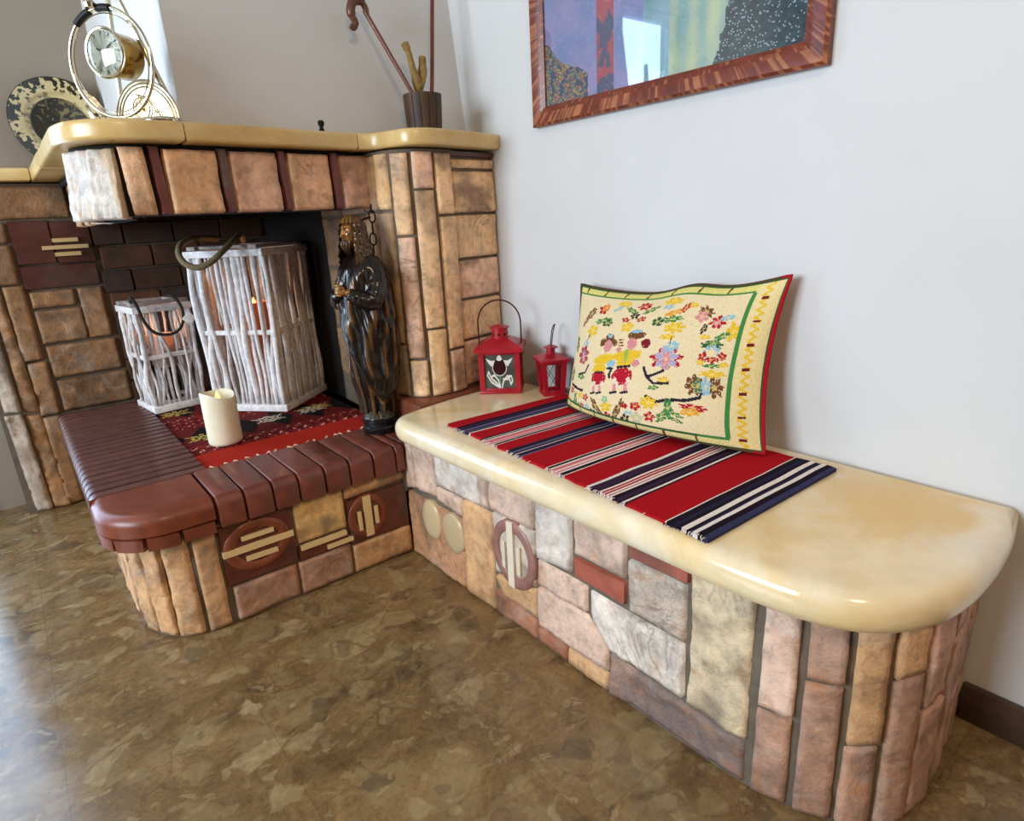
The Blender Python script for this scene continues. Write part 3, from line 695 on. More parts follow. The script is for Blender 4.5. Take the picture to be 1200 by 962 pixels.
# kilim on the hearth floor
KX0, KX1, KY0, KY1, KZ = -.914, -.384, -.190, .780, .3345
KR, KRD, KB, KBR, KY, KC = (170, 38, 24), (112, 22, 22), (28, 16, 18), (86, 34, 30), (196, 170, 84), (206, 192, 170)
meds = [(-.857, .474, KY), (-.85, .116, KY), (-.639, .147, KC), (-.50, .147, KC), (-.47, .163, KY), (-.68, .474, KY), (-.52, .474, KC)]
def hook(dx, dy):
    a, b = abs(dx), abs(dy); d = a+b
    if d < .009: return False
    if d < .020: return True
    if d < .028: return False
    if d < .040 and (int((a+1)*250) % 3): return True
    return a < .05 and b < .028 and (abs(a-b) < .005 or abs(a-b-.018) < .004)
def kcol(s, t):
    x, y = KX0+(KX1-KX0)*s, KY0+(KY1-KY0)*t
    if y < -.055: return lin(KR)
    for mx, my, c in meds:
        if abs(x-mx) < .056 and abs(y-my) < .04 and hook(x-mx, y-my): return lin(c)
    yy = (y+.055) % .358
    i, j = int(x/.0075), int(y/.0075)
    if yy < .085 or yy > .30:
        z = abs(((x*26+ .5*int(yy/.02)) % 1)-.5)*2
        q = (int(yy/.0105)+int(z*4)) % 5
        c = (KRD, KB, KR, KBR, KRD)[q]
        if q == 3 and (i*7+j*3) % 5 == 0: c = KC
        if q == 1 and (i+j) % 6 == 0: c = (74, 64, 60)
        return lin(c)
    z = abs(((x*9) % 1)-.5)*2; w = abs(yy-.19)/.11
    if z+w < .9: return lin(KB)
    return lin(KRD if int((z+w)*7) % 2 else KBR)
m = MB(); NU, NV = 104, 220
def kp(s, t, top=1):
    z = KZ+(.005+.0008*noise.noise(Vector((s*9, t*14, 2))) if top else 0)
    return (KX0+(KX1-KX0)*s, KY0+(KY1-KY0)*t+(.004*noise.noise(Vector((s*12, 0, 5))) if t < .01 else 0), z)
m.grid(kp, NU, NV, kcol)
m.grid(lambda s, t: kp(s, 0, t), NU, 1, lambda s, t: kcol(s, 0)); m.grid(lambda s, t: kp(0, s, 1-t), NV, 1, lambda s, t: kcol(0, s))
m.grid(lambda s, t: kp(1, s, t), NV, 1, lambda s, t: kcol(1, s)); m.grid(lambda s, t: kp(s, 1, 1-t), NU, 1, lambda s, t: kcol(s, 1))
kilim = tag(m.build('kilim_rug', M_CLOTH, None, (-.68, .3, KZ), sharp=180), 'red and black patterned kilim rug covering the raised hearth floor', 'rug')
fr = MB()
for k in range(19):
    x = KX0+.012+(KX1-KX0-.024)*k/18+random.uniform(-.008, .008)
    fr.tube([(x, KY0+.003, KZ+.006), (x+random.uniform(-.004, .004), KY0-.014, .3505), (x+random.uniform(-.008, .008), KY0-random.uniform(.018, .03), .3498)], [.0014, .0026, .0009], 5, lin((206, 170, 146)))
fo = fr.build('fringe', M_CLOTH, None, (-.68, .3, KZ)); fo.parent = kilim; fo.location = (0, 0, 0); fo['label'] = 'pale knotted fringe'; fo['kind'] = 'stuff'

# ------------------------------------------------------------------ embroidered cushion
CR, CD, CG, CDG, CY_, CBL, CBR, CP, CK, CPU, CCR = (178, 28, 46), (128, 30, 42), (66, 128, 66), (54, 92, 54), (226, 184, 44), (140, 182, 198), (112, 72, 42), (210, 136, 138), (46, 38, 48), (140, 90, 120), (226, 206, 166)
MO = []
SOLID = [0]
def E_(x, y, rx, ry, c, r=0): MO.append(('e', x, y, rx, ry, c, radians(r), SOLID[0]))
def L_(pts, w, c): MO.append(('l', pts, w, c))
# top row of flowers
for x, y, rx, ry, c, r in [(188, 225, 34, 16, CBR, -55), (160, 262, 30, 9, CD, -60), (250, 205, 24, 22, CR, -40), (262, 195, 12, 22, (224, 130, 40), 20), (345, 172, 30, 16, CY_, 0), (322, 200, 26, 9, CBL, -30), (262, 262, 44, 13, CG, -10), (285, 275, 26, 16, CDG, 0),
    (445, 188, 30, 20, CR, 0), (395, 212, 34, 12, CG, 30), (482, 212, 40, 11, CG, -25), (412, 240, 20, 16, CK, 0), (375, 260, 20, 12, CR, 20), (448, 260, 22, 12, CR, -20), (392, 298, 28, 24, CY_, 0), (575, 178, 42, 18, CY_, 0), (560, 208, 22, 12, CBL, 0), (640, 215, 36, 12, CR, -55),
    (672, 198, 18, 14, CY_, 0), (592, 240, 40, 12, (224, 150, 40), -15), (590, 272, 50, 15, CG, -8), (530, 280, 26, 22, CDG, 0), (612, 312, 44, 26, CY_, 0), (590, 356, 34, 12, CY_, 0), (738, 225, 36, 24, CBR, 20), (722, 252, 28, 26, CP, 0), (800, 275, 36, 28, CR, -30), (792, 280, 18, 14, CP, 0), (842, 252, 36, 12, CBL, -15),
    (742, 310, 12, 26, CK, 20), (872, 320, 28, 44, CY_, 10), (828, 345, 40, 13, CG, -30), (752, 350, 26, 10, CY_, 0), (212, 312, 26, 28, CY_, 0)]: E_(x, y, rx, ry, c, r)
# left column
for x, y, rx, ry, c, r in [(186, 376, 16, 18, CBL, 0), (180, 430, 32, 42, CR, 0), (180, 432, 20, 36, CPU, 0), (180, 440, 10, 26, CP, 0), (120, 380, 12, 30, CDG, 0), (104, 520, 12, 36, CDG, 10), (120, 350, 10, 12, CG, 0), (172, 532, 26, 14, CG, 20)]: E_(x, y, rx, ry, c, r)
L_([(160, 520), (200, 515), (220, 478)], 7, CK); L_([(192, 356), (198, 330)], 4, CK); L_([(105, 570), (150, 592), (190, 605)], 11, CK)
for x, y, c in [(105, 600, CR), (180, 628, CY_), (70, 650, CY_), (215, 642, CR), (185, 690, CR)]: E_(x, y, 17, 17, c)
E_(138, 650, 12, 42, CG); E_(122, 668, 20, 7, CG, 20); E_(155, 680, 20, 7, CG, -20)
# two folk figures
SOLID[0] = 1
for x, y, rx, ry, c, r in [(316, 350, 24, 20, CBR, 0), (285, 372, 16, 20, CBR, 20), (345, 374, 14, 18, CBR, -20), (318, 340, 14, 9, CBL, 0), (314, 392, 21, 30, CP, 0), (305, 455, 58, 24, CY_, -8), (285, 500, 34, 26, CY_, 0), (286, 545, 40, 36, CR, 0),
    (446, 342, 42, 20, CBR, 0), (446, 322, 26, 8, CBL, 0), (432, 384, 24, 28, CP, 0), (415, 440, 72, 26, CY_, -4), (410, 470, 38, 30, CY_, 0), (412, 440, 10, 36, (150, 176, 80), 0), (404, 540, 48, 44, CR, 0), (345, 478, 20, 18, CBL, 0), (463, 478, 18, 18, CP, 0), (496, 385, 22, 22, CD, 0), (372, 410, 14, 12, CP, 0)]: E_(x, y, rx, ry, c, r)
for x, y in ((262, 575), (310, 575), (372, 560), (384, 580), (436, 560), (428, 588)): E_(x, y, 9, 15, (232, 208, 190))
for x in (262, 296): L_([(x, 588), (x, 612)], 10, CP); L_([(x-14, 622), (x+6, 618)], 9, CK)
for x in (372, 425): L_([(x, 585), (x, 612)], 14, CP); L_([(x-18, 622), (x+8, 618)], 10, CK)
L_([(380, 495), (436, 492)], 10, CK); L_([(268, 515), (306, 522)], 7, CK); L_([(330, 500), (352, 500), (340, 530), (344, 545)], 9, CK)
for y in (362, 376, 390): L_([(368, y), (388, y)], 5, CD)
SOLID[0] = 0
# big tulip and its stem, right-hand flowers
for x, y, rx, ry, c, r in [(600, 458, 66, 48, CR, 0), (600, 455, 48, 52, (170, 160, 190), 0), (598, 460, 16, 42, CP, 0), (618, 400, 32, 22, CBL, -20), (788, 388, 44, 20, CDG, 0), (795, 378, 30, 12, CG, 0), (790, 420, 34, 32, CBL, 0), (788, 424, 22, 22, CCR, 0), (790, 458, 32, 14, CR, 0), (752, 442, 14, 22, CR, 30), (836, 440, 16, 20, CR, -40),
    (745, 472, 18, 12, CY_, 0), (842, 482, 20, 12, CY_, 0), (790, 486, 34, 10, CG, 0), (798, 526, 52, 18, CY_, 0), (722, 580, 36, 46, CBR, 0), (806, 590, 34, 46, CBR, 0), (738, 585, 20, 40, (90, 120, 84), 0), (770, 586, 20, 44, CBL, 0), (592, 562, 26, 18, CY_, 0), (548, 596, 22, 12, CG, 0)]: E_(x, y, rx, ry, c, r)
L_([(606, 385), (610, 360)], 5, CK); L_([(504, 500), (520, 545), (560, 530), (590, 515)], 10, CK); L_([(520, 545), (548, 575), (612, 575)], 10, CK)
L_([(740, 640), (690, 655), (610, 655), (560, 665), (520, 640)], 13, CK); L_([(740, 640), (752, 620)], 7, CK)
# lower row
for x, y, rx, ry, c, r in [(530, 672, 36, 30, CY_, 20), (712, 690, 56, 17, CR, 8), (700, 714, 42, 18, (224, 160, 50), 0), (610, 700, 18, 52, CG, 0), (582, 728, 34, 10, CG, -35), (640, 728, 36, 10, CG, 35), (580, 756, 30, 9, CG, -30), (640, 758, 30, 9, CG, 30), (330, 695, 28, 26, CY_, 0), (326, 655, 16, 18, (120, 180, 130), 0), (330, 750, 20, 26, CR, 0),
    (275, 690, 14, 50, CBR, -25), (298, 740, 12, 34, CBR, -10), (395, 700, 14, 50, CBR, 25), (372, 742, 12, 34, CBR, 20), (420, 760, 20, 26, CK, 20), (222, 700, 14, 22, CBL, 0), (252, 722, 22, 12, CK, 30), (472, 690, 24, 20, CR, 0), (530, 745, 22, 26, CR, 0), (474, 755, 26, 34, (190, 190, 150), 0), (455, 790, 18, 12, CY_, 0), (425, 690, 14, 14, CR, 0), (440, 725, 18, 10, CBL, 0)]: E_(x, y, rx, ry, c, r)
PBB = []
for q in MO:
    if q[0] == 'e': R = max(q[3], q[4])*1.3; PBB.append((q[1]-R, q[1]+R, q[2]-R, q[2]+R))
    else:
        xs = [p[0] for p in q[1]]; ys = [p[1] for p in q[1]]; PBB.append((min(xs)-q[2], max(xs)+q[2], min(ys)-q[2], max(ys)+q[2]))
NUp, NVp = 250, 166
def pil_col(s, t):
    """s left to right, t bottom to top of the cushion front"""
    s0 = s; s = s/(1.42*(1-s)+s)
    x = (100*(1-s)+1075*s)*t+(45*(1-s)+940*s)*(1-t); y = (85*(1-s)+50*s)*t+(680*(1-s)+905*s)*(1-t)+56*4*s*(1-s)*(1-t)+26*sin(s*pi*1.0)*t
    s = s0
    du, dv = min(s, 1-s), min(t, 1-t); wR = 1-s
    jx = (int(s*NUp)*73+int(t*NVp)*31) % 17/17
    if du < .006 or dv < .008: return lin(CR if s > .93 else (86, 62, 44))
    if wR < .010 or 1-t < .016 or t < .018 or s < .014: return lin(CDG)
    if .092 < wR < .106 and .075 < t < .93 or (.925 < t < .94 and s < .90) or (.062 < t < .078 and s < .905): return lin(CG if t > .5 or wR < .2 else CDG)
    if wR < .092:
        ph = (t*7.3) % 1
        if abs(ph-.5) < .06 and abs(wR-.055) < .011: return lin(CD if jx > .3 else CK)
        if abs(wR-.055-.009*sin(t*140)) < .007: return lin(CY_)
        return lin((226, 206, 150))
    if t > .94:
        ph = (s*8.2) % 1
        return lin(CBR) if abs(ph-.5-.8*(t-.96)) < .04 else lin((214, 204, 112) if jx > .35 else (222, 206, 140))
    if t < .062:
        ph = (s*8.2) % 1
        return lin(CBR) if abs(ph-.5) < .04 else lin((214, 200, 120) if jx > .5 else (224, 206, 150))
    c = mix(lin(CCR), lin((212, 188, 138)), jx*.35)
    for q, bb in zip(MO, PBB):
        if not (bb[0] < x < bb[1] and bb[2] < y < bb[3]): continue
        if q[0] == 'e':
            dx, dy = x-q[1], y-q[2]; a = q[6]; ex, ey = (dx*cos(a)+dy*sin(a))/q[3], (-dx*sin(a)+dy*cos(a))/q[4]
            d2 = ex*ex+ey*ey; an = math.atan2(ey, ex); big = max(q[3], q[4]) > 15 and not q[7]
            lim = (.98+.34*sin(an*(5 if q[3] < 30 else 7)+q[1]) if big else 1.)+.35*noise.noise(Vector((x*.07, y*.07, q[1])))
            if d2 < lim and not (jx > .9 and d2 > .35):
                c = lin(q[5])
                if big and abs(((an*(5 if q[3] < 30 else 7)+q[1])/6.283+.25) % 1-.5) > .43 and d2 > .12: c = mix(c, lin(CCR), .75)
                elif d2 < .10 and big: c = mix(c, lin((236, 206, 120)), .6)
                elif jx < .12: c = mul(c, .72)
        else:
            for (x0, y0), (x1, y1) in zip(q[1], q[1][1:]):
                L2 = (x1-x0)**2+(y1-y0)**2; k = min(max(((x-x0)*(x1-x0)+(y-y0)*(y1-y0))/L2, 0), 1)
                if hypot(x-x0-k*(x1-x0), y-y0-k*(y1-y0)) < q[2]*.62: c = lin(q[3]); break
    return c
PTL, PTR, PBR, PBL = Vector((-.046, -.722, .758)), Vector((-.034, -1.281, .800)), Vector((-.102, -1.290, .452)), Vector((-.128, -.742, .452))
PN = Vector((-.975, .03, .22)).normalized()
def pil(s, t, side):
    p = (PBL*(1-s)+PBR*s)*(1-t)+(PTL*(1-s)+PTR*s)*t
    w = (1-(2*s-1)**2); h = (1-(2*t-1)**2)
    p = p+Vector((0, 0, -1))*(.030*w*t**3)+Vector((0, 0, .016))*exp(-((s-.62)/.12)**2)*t**4          # top edge sags and humps
    p = p+Vector((0, 1, 0))*(.022*h*s**4)-Vector((0, 1, 0))*(.014*h*(1-s)**4)
    p = p+PN*(.075*w*(1-t)**2)
    b = (w*h)**.62
    if side > 0:
        p = p+PN*(.072*b+.004*b*noise.noise(Vector((s*5, t*5, 2))))
        p.z -= .028*b*(1-t)
    else: p = p-PN*(.035*b)
    p.x = min(p.x, -.006); p.z = max(p.z, ZB+.0095+.0)
    return p
m = MB(); m.grid(lambda s, t: pil(s, t, 1), NUp, NVp, pil_col)
cush = tag(m.build('cushion', M_STITCH, None, (-.1, -1., ZB), sharp=180), 'cream cushion with cross-stitched folk figures and flowers leaning on the white wall', 'cushion')
m = MB(); m.grid(lambda s, t: pil(s, t, -1), 40, 28, lin((150, 20, 32)), flip=True)
o = m.build('cushion_back', M_STITCH, None, (-.1, -1., ZB), sharp=180); o.parent = cush; o.location = (0, 0, 0); o['label'] = 'plain red back'
m = MB(); rim = [pil(k/60, 0, 1) for k in range(60)]+[pil(1, k/40, 1) for k in range(40)]+[pil(1-k/60, 1, 1) for k in range(60)]+[pil(0, 1-k/40, 1) for k in range(40)]
def pc(k): return lin((150, 20, 34))
b0 = 0
for k in range(len(rim)):      # dark red on the right-hand side, brown-green elsewhere
    pass
m.tube(rim, .0034, 6, lin((120, 30, 36)), closed=True)
m.c = [lin((168, 24, 40)) if 58 <= i//6 < 102 else lin((84, 66, 44)) for i in range(len(m.f))]
o = m.build('piping', M_STITCH, None, (-.1, -1., ZB), sharp=180); o.parent = cush; o.location = (0, 0, 0); o['label'] = 'edge piping, red on the right side and brown elsewhere'

# ------------------------------------------------------------------ local frames
def frame(loc, e):
    """map local (along the face, into the object, up) to the world; e = direction of the face, left to right"""
    L = hypot(*e); ex, ey = e[0]/L, e[1]/L
    return lambda p: (loc[0]+p[0]*ex-p[1]*ey, loc[1]+p[0]*ey+p[1]*ex, loc[2]+p[2])

# ------------------------------------------------------------------ red lanterns on the bench
def strips(m, T, w, d, z0, z1, pw, ww, tp=0.):
    """four posts and the rails of a box frame, leaning out by tp towards the top"""
    for sx in (-1, 1):
        for sy in (-1, 1):
            a = Vector((sx*(w/2-pw/2), sy*(d/2-pw/2), z0)); b = Vector((sx*(w/2-pw/2+tp), sy*(d/2-pw/2+tp), z1))
            P = []
            for q in (a, b): P += [(q.x-pw/2, q.y-pw/2, q.z), (q.x+pw/2, q.y-pw/2, q.z), (q.x+pw/2, q.y+pw/2, q.z), (q.x-pw/2, q.y+pw/2, q.z)]
            m.add([T(p) for p in P], [(0, 1, 5, 4), (1, 2, 6, 5), (2, 3, 7, 6), (3, 0, 4, 7), (3, 2, 1, 0), (4, 5, 6, 7)])
    for zz, hh, t in ((z0, ww, 0), (z1-ww, ww, tp)):
        for sy in (-1, 1): m.rbox((0, sy*(d/2-pw/2+t), zz+hh/2), (w+2*t-pw, pw*.8, hh), .001, T)
        for sx in (-1, 1): m.rbox((sx*(w/2-pw/2+t), 0, zz+hh/2), (pw*.8, d+2*t-pw, hh), .001, T)
def roof(m, T, w, d, z0, z1, ov, w2, lip=.012):
    a, b = (w/2+ov), (d/2+ov); c = w2/2
    V = [(-a, -b, z0), (a, -b, z0), (a, b, z0), (-a, b, z0), (-a, -b, z0+lip), (a, -b, z0+lip), (a, b, z0+lip), (-a, b, z0+lip), (-c, -c, z1), (c, -c, z1), (c, c, z1), (-c, c, z1)]
    m.add([T(p) for p in V], [(3, 2, 1, 0), (0, 1, 5, 4), (1, 2, 6, 5), (2, 3, 7, 6), (3, 0, 4, 7), (4, 5, 9, 8), (5, 6, 10, 9), (6, 7, 11, 10), (7, 4, 8, 11), (8, 9, 10, 11)])
LB = (-.117, -.450, ZB)
T = frame(LB, (.715, -.70)); W, D = .120, .112
big = thing('lantern', 'larger red metal lantern with a white tulip painted on its pane', 'lantern', LB)
m = MB(); strips(m, T, W, D, .004, .128, .015, .012); m.rbox((0, 0, .004), (W+.004, D+.004, .008), .002, T)
for sx in (-1, 1):
    for sy in (-1, 1): m.rbox((sx*.05, sy*.046, -.0002+.001), (.014, .014, .004), .0015, T)
m.build('body', M_RED, big)
m = MB(); roof(m, T, W, D, .124, .158, .011, .056); m.build('roof', M_RED, big, sharp=25)
m = MB(); m.lathe([(.024, .150), (.024, .186), (.030, .187), (.030, .190), (.010, .196), (0, .197)], 28, (1, 1, 1), T)
m.build('chimney', M_RED, big)
m = MB()
for k in range(8):
    a = 2*pi*k/8; m.lathe([(.0035, 0), (.0035, .0012), (0, .0012)], 8, (1, 1, 1), lambda p, a=a: T(((.0238+p[2])*cos(a)-p[0]*sin(a), (.0238+p[2])*sin(a)+p[0]*cos(a), .170+p[1])))
m.build('vent_holes', M_BLACKM, big)
def tulip(s, t):
    x, y = s*2-1, t                        # x -1..1, y 0..1
    G, MA, WH_, LG = (86, 92, 88), (44, 14, 22), (226, 222, 214), (96, 160, 112)
    def near(pts, w): 
        for (x0, y0), (x1, y1) in zip(pts, pts[1:]):
            L2 = (x1-x0)**2+(y1-y0)**2; k = min(max(((x-x0)*(x1-x0)+(y-y0)*(y1-y0))/L2, 0), 1)
            if hypot(x-x0-k*(x1-x0), (y-y0-k*(y1-y0))*1.15) < w: return True
        return False
    def inp(P):
        r = False
        for (x0, y0), (x1, y1) in zip(P, P[1:]+P[:1]):
            if (y0 > y) != (y1 > y) and x < (x1-x0)*(y-y0)/(y1-y0)+x0: r = not r
        return r
    if inp([(-.18, .84), (-.12, .93), (0, .98), (.12, .93), (.18, .84), (0, .80)]): return lin(WH_)
    for sg in (-1, 1):
        if inp([(.26*sg, .82), (.50*sg, .81), (.84*sg, .89), (.70*sg, .76), (.50*sg, .64), (.40*sg, .70)]): return lin(WH_)
    cup = lambda k: (abs(x) < .46*k*math.sqrt(max(0, 1-((y-.62)/(.25*k))**2)) if y < .62 else abs(x) < .46*k-(y-.62)*.7 and y < .83)
    if cup(1.): return lin(MA) if cup(.91) else lin(WH_)
    leafs = [([(0, .03), (-.25, .10), (-.55, .2), (-.78, .40), (-.70, .50)]), ([(-.70, .50), (-.52, .30), (-.2, .16), (0, .03)]), ([(-.5, .36), (-.35, .40), (-.1, .24), (0, .05)]), ([(.1, .04), (.2, .22), (.45, .36), (.72, .36)]), ([(.72, .36), (.78, .22), (.66, .12), (.58, .30)]), ([(.2, .28), (.5, .28), (.55, .33)]), ([(0, .42), (.0, .04)])]
    for q in leafs:
        if near(q, .034): return lin(WH_ if q[0] != (0, .42) else LG)
    if -.66 < x < -.1 and abs(y-(.36+.46*(x+.1)*-.35-.18)) < .07: return lin((40, 84, 58))
    if x > .1 and abs(y-.2-.2*x) < .05: return lin((48, 84, 62))
    return mix(lin(G), lin((60, 62, 62)), .5+.5*noise.noise(Vector((x*1.5, y*3, 1))))
m = MB(); pw, pz0, pz1 = W/2-.013, .014, .118
m.grid(lambda s, t: T((-pw+2*pw*s, -D/2+.006, pz0+(pz1-pz0)*t)), 84, 92, tulip)
m.grid(lambda s, t: T((-pw+2*pw*s, -D/2+.009, pz0+(pz1-pz0)*t)), 2, 2, lin((70, 74, 72)), flip=True)
m.build('tulip_pane', M_CHINA, big)['label'] = 'dark glass pane painted with a white-edged tulip'
m = MB()
for sgn in (-1, 1): m.rbox((sgn*(W/2-.007), 0, .066), (.002, D-.026, .104), 0, T)
m.rbox((0, D/2-.007, .066), (W-.026, .002, .104), 0, T); m.build('side_panes', simple('smoked_lantern_glass', (52, 52, 52), .1, var=.05, coat=.5), big)
m = MB(); hw = .063
P = [(-hw, .0, .112), (-hw, 0, .14)]+[(-hw*cos(pi*k/20), 0, .202+.066*sin(pi*k/20)) for k in range(21)]+[(hw, 0, .14), (hw, 0, .112)]
m.tube([T((x, y, z)) for x, y, z in P], .0023, 7); m.build('handle', M_DKRED, big)
m = MB()
for sg in (-1, 1):
    m = MB(); m.lathe([(.005, 0), (.005, .006), (.003, .008), (0, .008)], 10, (1, 1, 1), lambda p, sg=sg: T((sg*(W/2+.001+p[2]), p[0], .112+p[1])))
    m.build('hinge_knob', M_DKRED, big)

LS = (-.052, -.600, ZB)
T2 = frame(LS, (.897, -.44)); W2 = D2 = .060
small = thing('lantern', 'small tapered red lantern with a crossed wire pane, beside the cushion', 'lantern', LS)
m = MB(); strips(m, T2, W2, D2, .003, .102, .0125, .010, .007); m.rbox((0, 0, .003), (W2+.004, D2+.004, .006), .0015, T2); m.build('body', M_RED, small)
m = MB(); roof(m, T2, W2+.014, D2+.014, .100, .119, .006, .030, .006); m.build('roof', M_RED, small, sharp=25)
m = MB(); m.lathe([(.0125, .114), (.0125, .134), (.020, .135), (.020, .138), (.008, .143), (0, .144)], 24, (1, 1, 1), T2); m.build('chimney', M_RED, small)
m = MB()
for a, b, c in (((-1, -1)), ((1, 1))) if False else (): pass
for sy in (-1, 1):
    y0, y1 = sy*(W2/2-.006), sy*(W2/2)
    m.tube([T2((-.019, y0, .014)), T2((.023, y1, .092))], .0009, 5); m.tube([T2((.019, y0, .014)), T2((-.023, y1, .092))], .0009, 5)
    m.tube([T2((y0, -.019, .014)), T2((y1, .023, .092))], .0009, 5); m.tube([T2((y0, .019, .014)), T2((y1, -.023, .092))], .0009, 5)
m.build('crossed_wires', M_DKRED, small)
m = MB()
for sy in (-1, 1):
    m.add([T2(p) for p in ((-.02, sy*.022, .012), (.02, sy*.022, .012), (.026, sy*.028, .094), (-.026, sy*.028, .094))], [(0, 1, 2, 3)])
    m.add([T2(p) for p in ((sy*.022, -.02, .012), (sy*.022, .02, .012), (sy*.028, .026, .094), (sy*.028, -.026, .094))], [(0, 1, 2, 3)])
m.build('glass_panes', M_GLASSC, small, smooth=False)
m = MB(); P = [(-.020, 0, .128), (-.020, .002, .150)]+[(-.020*cos(pi*k/14), .006+.030*(k/14 if k < 7 else 1-k/14)*.6, .178+.022*sin(pi*k/14)) for k in range(15)]+[(.020, .002, .150), (.020, 0, .128)]
Tm = lambda p: T2((p[1]*1.0+p[0]*.22, p[0], p[2]))
m.tube([Tm((x, y, z)) for x, y, z in P], .0016, 6); m.build('handle', M_DKRED, small)

# ------------------------------------------------------------------ white twig lanterns on the hearth
ZK = KZ+.0066
TW = [lin((222, 217, 218)), lin((210, 204, 204)), lin((230, 225, 225)), lin((200, 192, 188))]
def twig_lantern(name, label, F, e_r, side, H, nst, zbar, dep=None):
    """F = front corner on the floor, e_r = direction of the right-hand face"""
    dep = dep or side
    T = frame((F[0], F[1], ZK), e_r); t = thing(name, label, 'lantern', T((side/2, dep/2, 0)), 'white twig lanterns')
    o = .012
    fr = MB(); fr.rbox((side/2, dep/2, .012), (side+2*o, dep+2*o, .024), .003, T, TW[2]); fr.build('base', M_TWIG, t)
    for nm, zc, oo, hh in (('middle_band', zbar, .004, .016), ('top_rim', H-.016, o, .022)):
        fr = MB()
        for y in (0-oo+.006, dep+oo-.006): fr.rbox((side/2, y, zc), (side+2*oo, .012, hh), .002, T, TW[2])
        for x in (0-oo+.006, side+oo-.006): fr.rbox((x, dep/2, zc), (.012, dep+2*oo-.023, hh), .002, T, TW[0])
        fr.build(nm, M_TWIG, t)
    lid = MB(); a = .02
    for y in (a, dep-a): lid.rbox((side/2, y, H+.003), (side+.02, .03, .012), .002, T, mul(TW[3], .6))
    for x in (a, side-a): lid.rbox((x, dep/2, H+.0035), (.03, dep-.06, .010), .002, T, mul(TW[3], .6))
    lid.build('lid', M_TWIG, t)
    st = MB()
    def stick(p0, p1, r):
        sd = random.uniform(0, 99); n = 11; P = []; R = []
        for k in range(n+1):
            f = k/n; am = .013*min(1, 4*f*(1-f)+.2)
            P.append(T((p0[0]+(p1[0]-p0[0])*f+am*noise.noise(Vector((f*2.6, sd, 1)))*1.5, p0[1]+(p1[1]-p0[1])*f+am*noise.noise(Vector((f*2.6, sd, 7)))*.8, p0[2]+(p1[2]-p0[2])*f)))
            R.append(r*(1+.28*noise.noise(Vector((f*5, sd, 3)))))
        st.tube(P, R, 7, random.choice(TW))
    for face in range(4):
        n = nst if face in (0, 2) else int(nst*dep/side+.5)
        for k in range(n):
            f = (k+.5)/n+random.uniform(-.25, .25)/n; g = f+random.gauss(0, .8)/n; f, g = min(max(f, .02), .98), min(max(g, .02), .98); d = random.uniform(-.003, .006)
            r = random.choice((.0048, .006, .0072, .0088))*side/.26*1.05+.0005
            z0, z1 = .022, H-.02
            q0, q1 = {0: ((f*side, d), (g*side, d)), 1: ((side-d, f*dep), (side-d, g*dep)), 2: ((f*side, dep-d), (g*side, dep-d)), 3: ((d, f*dep), (d, g*dep))}[face]
            stick((*q0, z0), (*q1, z1), r)
    for x in (0, side):
        for y in (0, dep): stick((x, y, .022), (x, y, H-.02), .008*side/.26+.002)
    st.build('twig_lattice', M_TWIG, t, sharp=180)
    return t, T
BL, TB = twig_lantern('lantern', 'tall white twig lantern with a thick rope handle on the hearth rug', (-.566, .190), (.77, .64), .262, .545, 14, .272)
m = MB(); rp_ = spline([(-.55, .40, .905), (-.575, .33, .925), (-.62, .25, .913), (-.678, .20, .878), (-.715, .19, .852), (-.752, .20, .838), (-.780, .22, .849), (-.788, .25, .876), (-.772, .29, .903), (-.733, .34, .918), (-.682, .40, .921), (-.62, .45, .915)], 7)
m.tube(rp_, .0095, 9)
for k in range(0, len(rp_)-1):        # rope lay
    pass
m.build('rope_handle', M_ROPE, BL, sharp=180)
SLn, TS = twig_lantern('lantern', 'smaller white twig lantern with a dark cord handle, at the back left', (-.902, .522), (.99, .13), .165, .375, 9, .195)
m = MB(); m.tube(spline([(-.906, .53, .728), (-.908, .500, .745), (-.897, .492, .719), (-.886, .486, .664), (-.863, .484, .625), (-.823, .484, .613), (-.789, .487, .623), (-.767, .492, .656), (-.764, .498, .697), (-.779, .505, .733), (-.796, .53, .740)], 7), .0052, 8); m.build('cord_handle', M_ROPE2, SLn, sharp=180)
m = MB(); m.rbox((0, 0, 0), (.034, .006, .034), .002, lambda p: (-.752+.7*p[0]+.7*p[2], .470+p[1], .660-.7*p[0]+.7*p[2]), TW[2]); m.build('wooden_tag', M_TWIG, SLn)

def flame(name, c, parent, r, h, mat):
    m = MB(); m.lathe([(.0004, 0), (r*.7, h*.16), (r, h*.34), (r*.8, h*.58), (r*.35, h*.84), (.0003, h)], 12, (1, 1, 1), lambda p: (c[0]+p[0], c[1]+p[1], c[2]+p[2]))
    return m.build(name, mat, parent)
def pillar_candle(name, label, c, r, h, mat, group=None, slant=0.):
    m = MB(); n = 40; b = (c[0], c[1], c[2])
    K = [(0, 0), (.9, 0), (.985, .004), (1, .012)]+[(1, .012+(h-.03)*k/6) for k in range(1, 7)]+[(1, h-.004), (.97, h), (.90, h-.002), (.84, h-.012), (.6, h-.020), (.2, h-.022), (0.01, h-.022)]
    def fn(s, t):
        f, z = K[round(t*(len(K)-1))]; a = 2*pi*s
        top = max(0, (z-(h*.55))/(h*.45))
        dz = slant*top*(.6*cos(a-2.6)+.4*cos(2*a-1))*min(1, f+.1)
        return (b[0]+r*f*cos(a), b[1]+r*f*sin(a), b[2]+z+dz)
    m.grid(fn, n, len(K)-1, cu=True)
    o = tag(m.build(name, mat, None, c, sharp=60), label, 'candle', group)
    return o
c1 = (-.812, .006, KZ+.0066)
cand = pillar_candle('candle', 'ivory pillar candle with a dipped rim at the front of the hearth rug', c1, .047, .150, M_WAX, slant=.013)
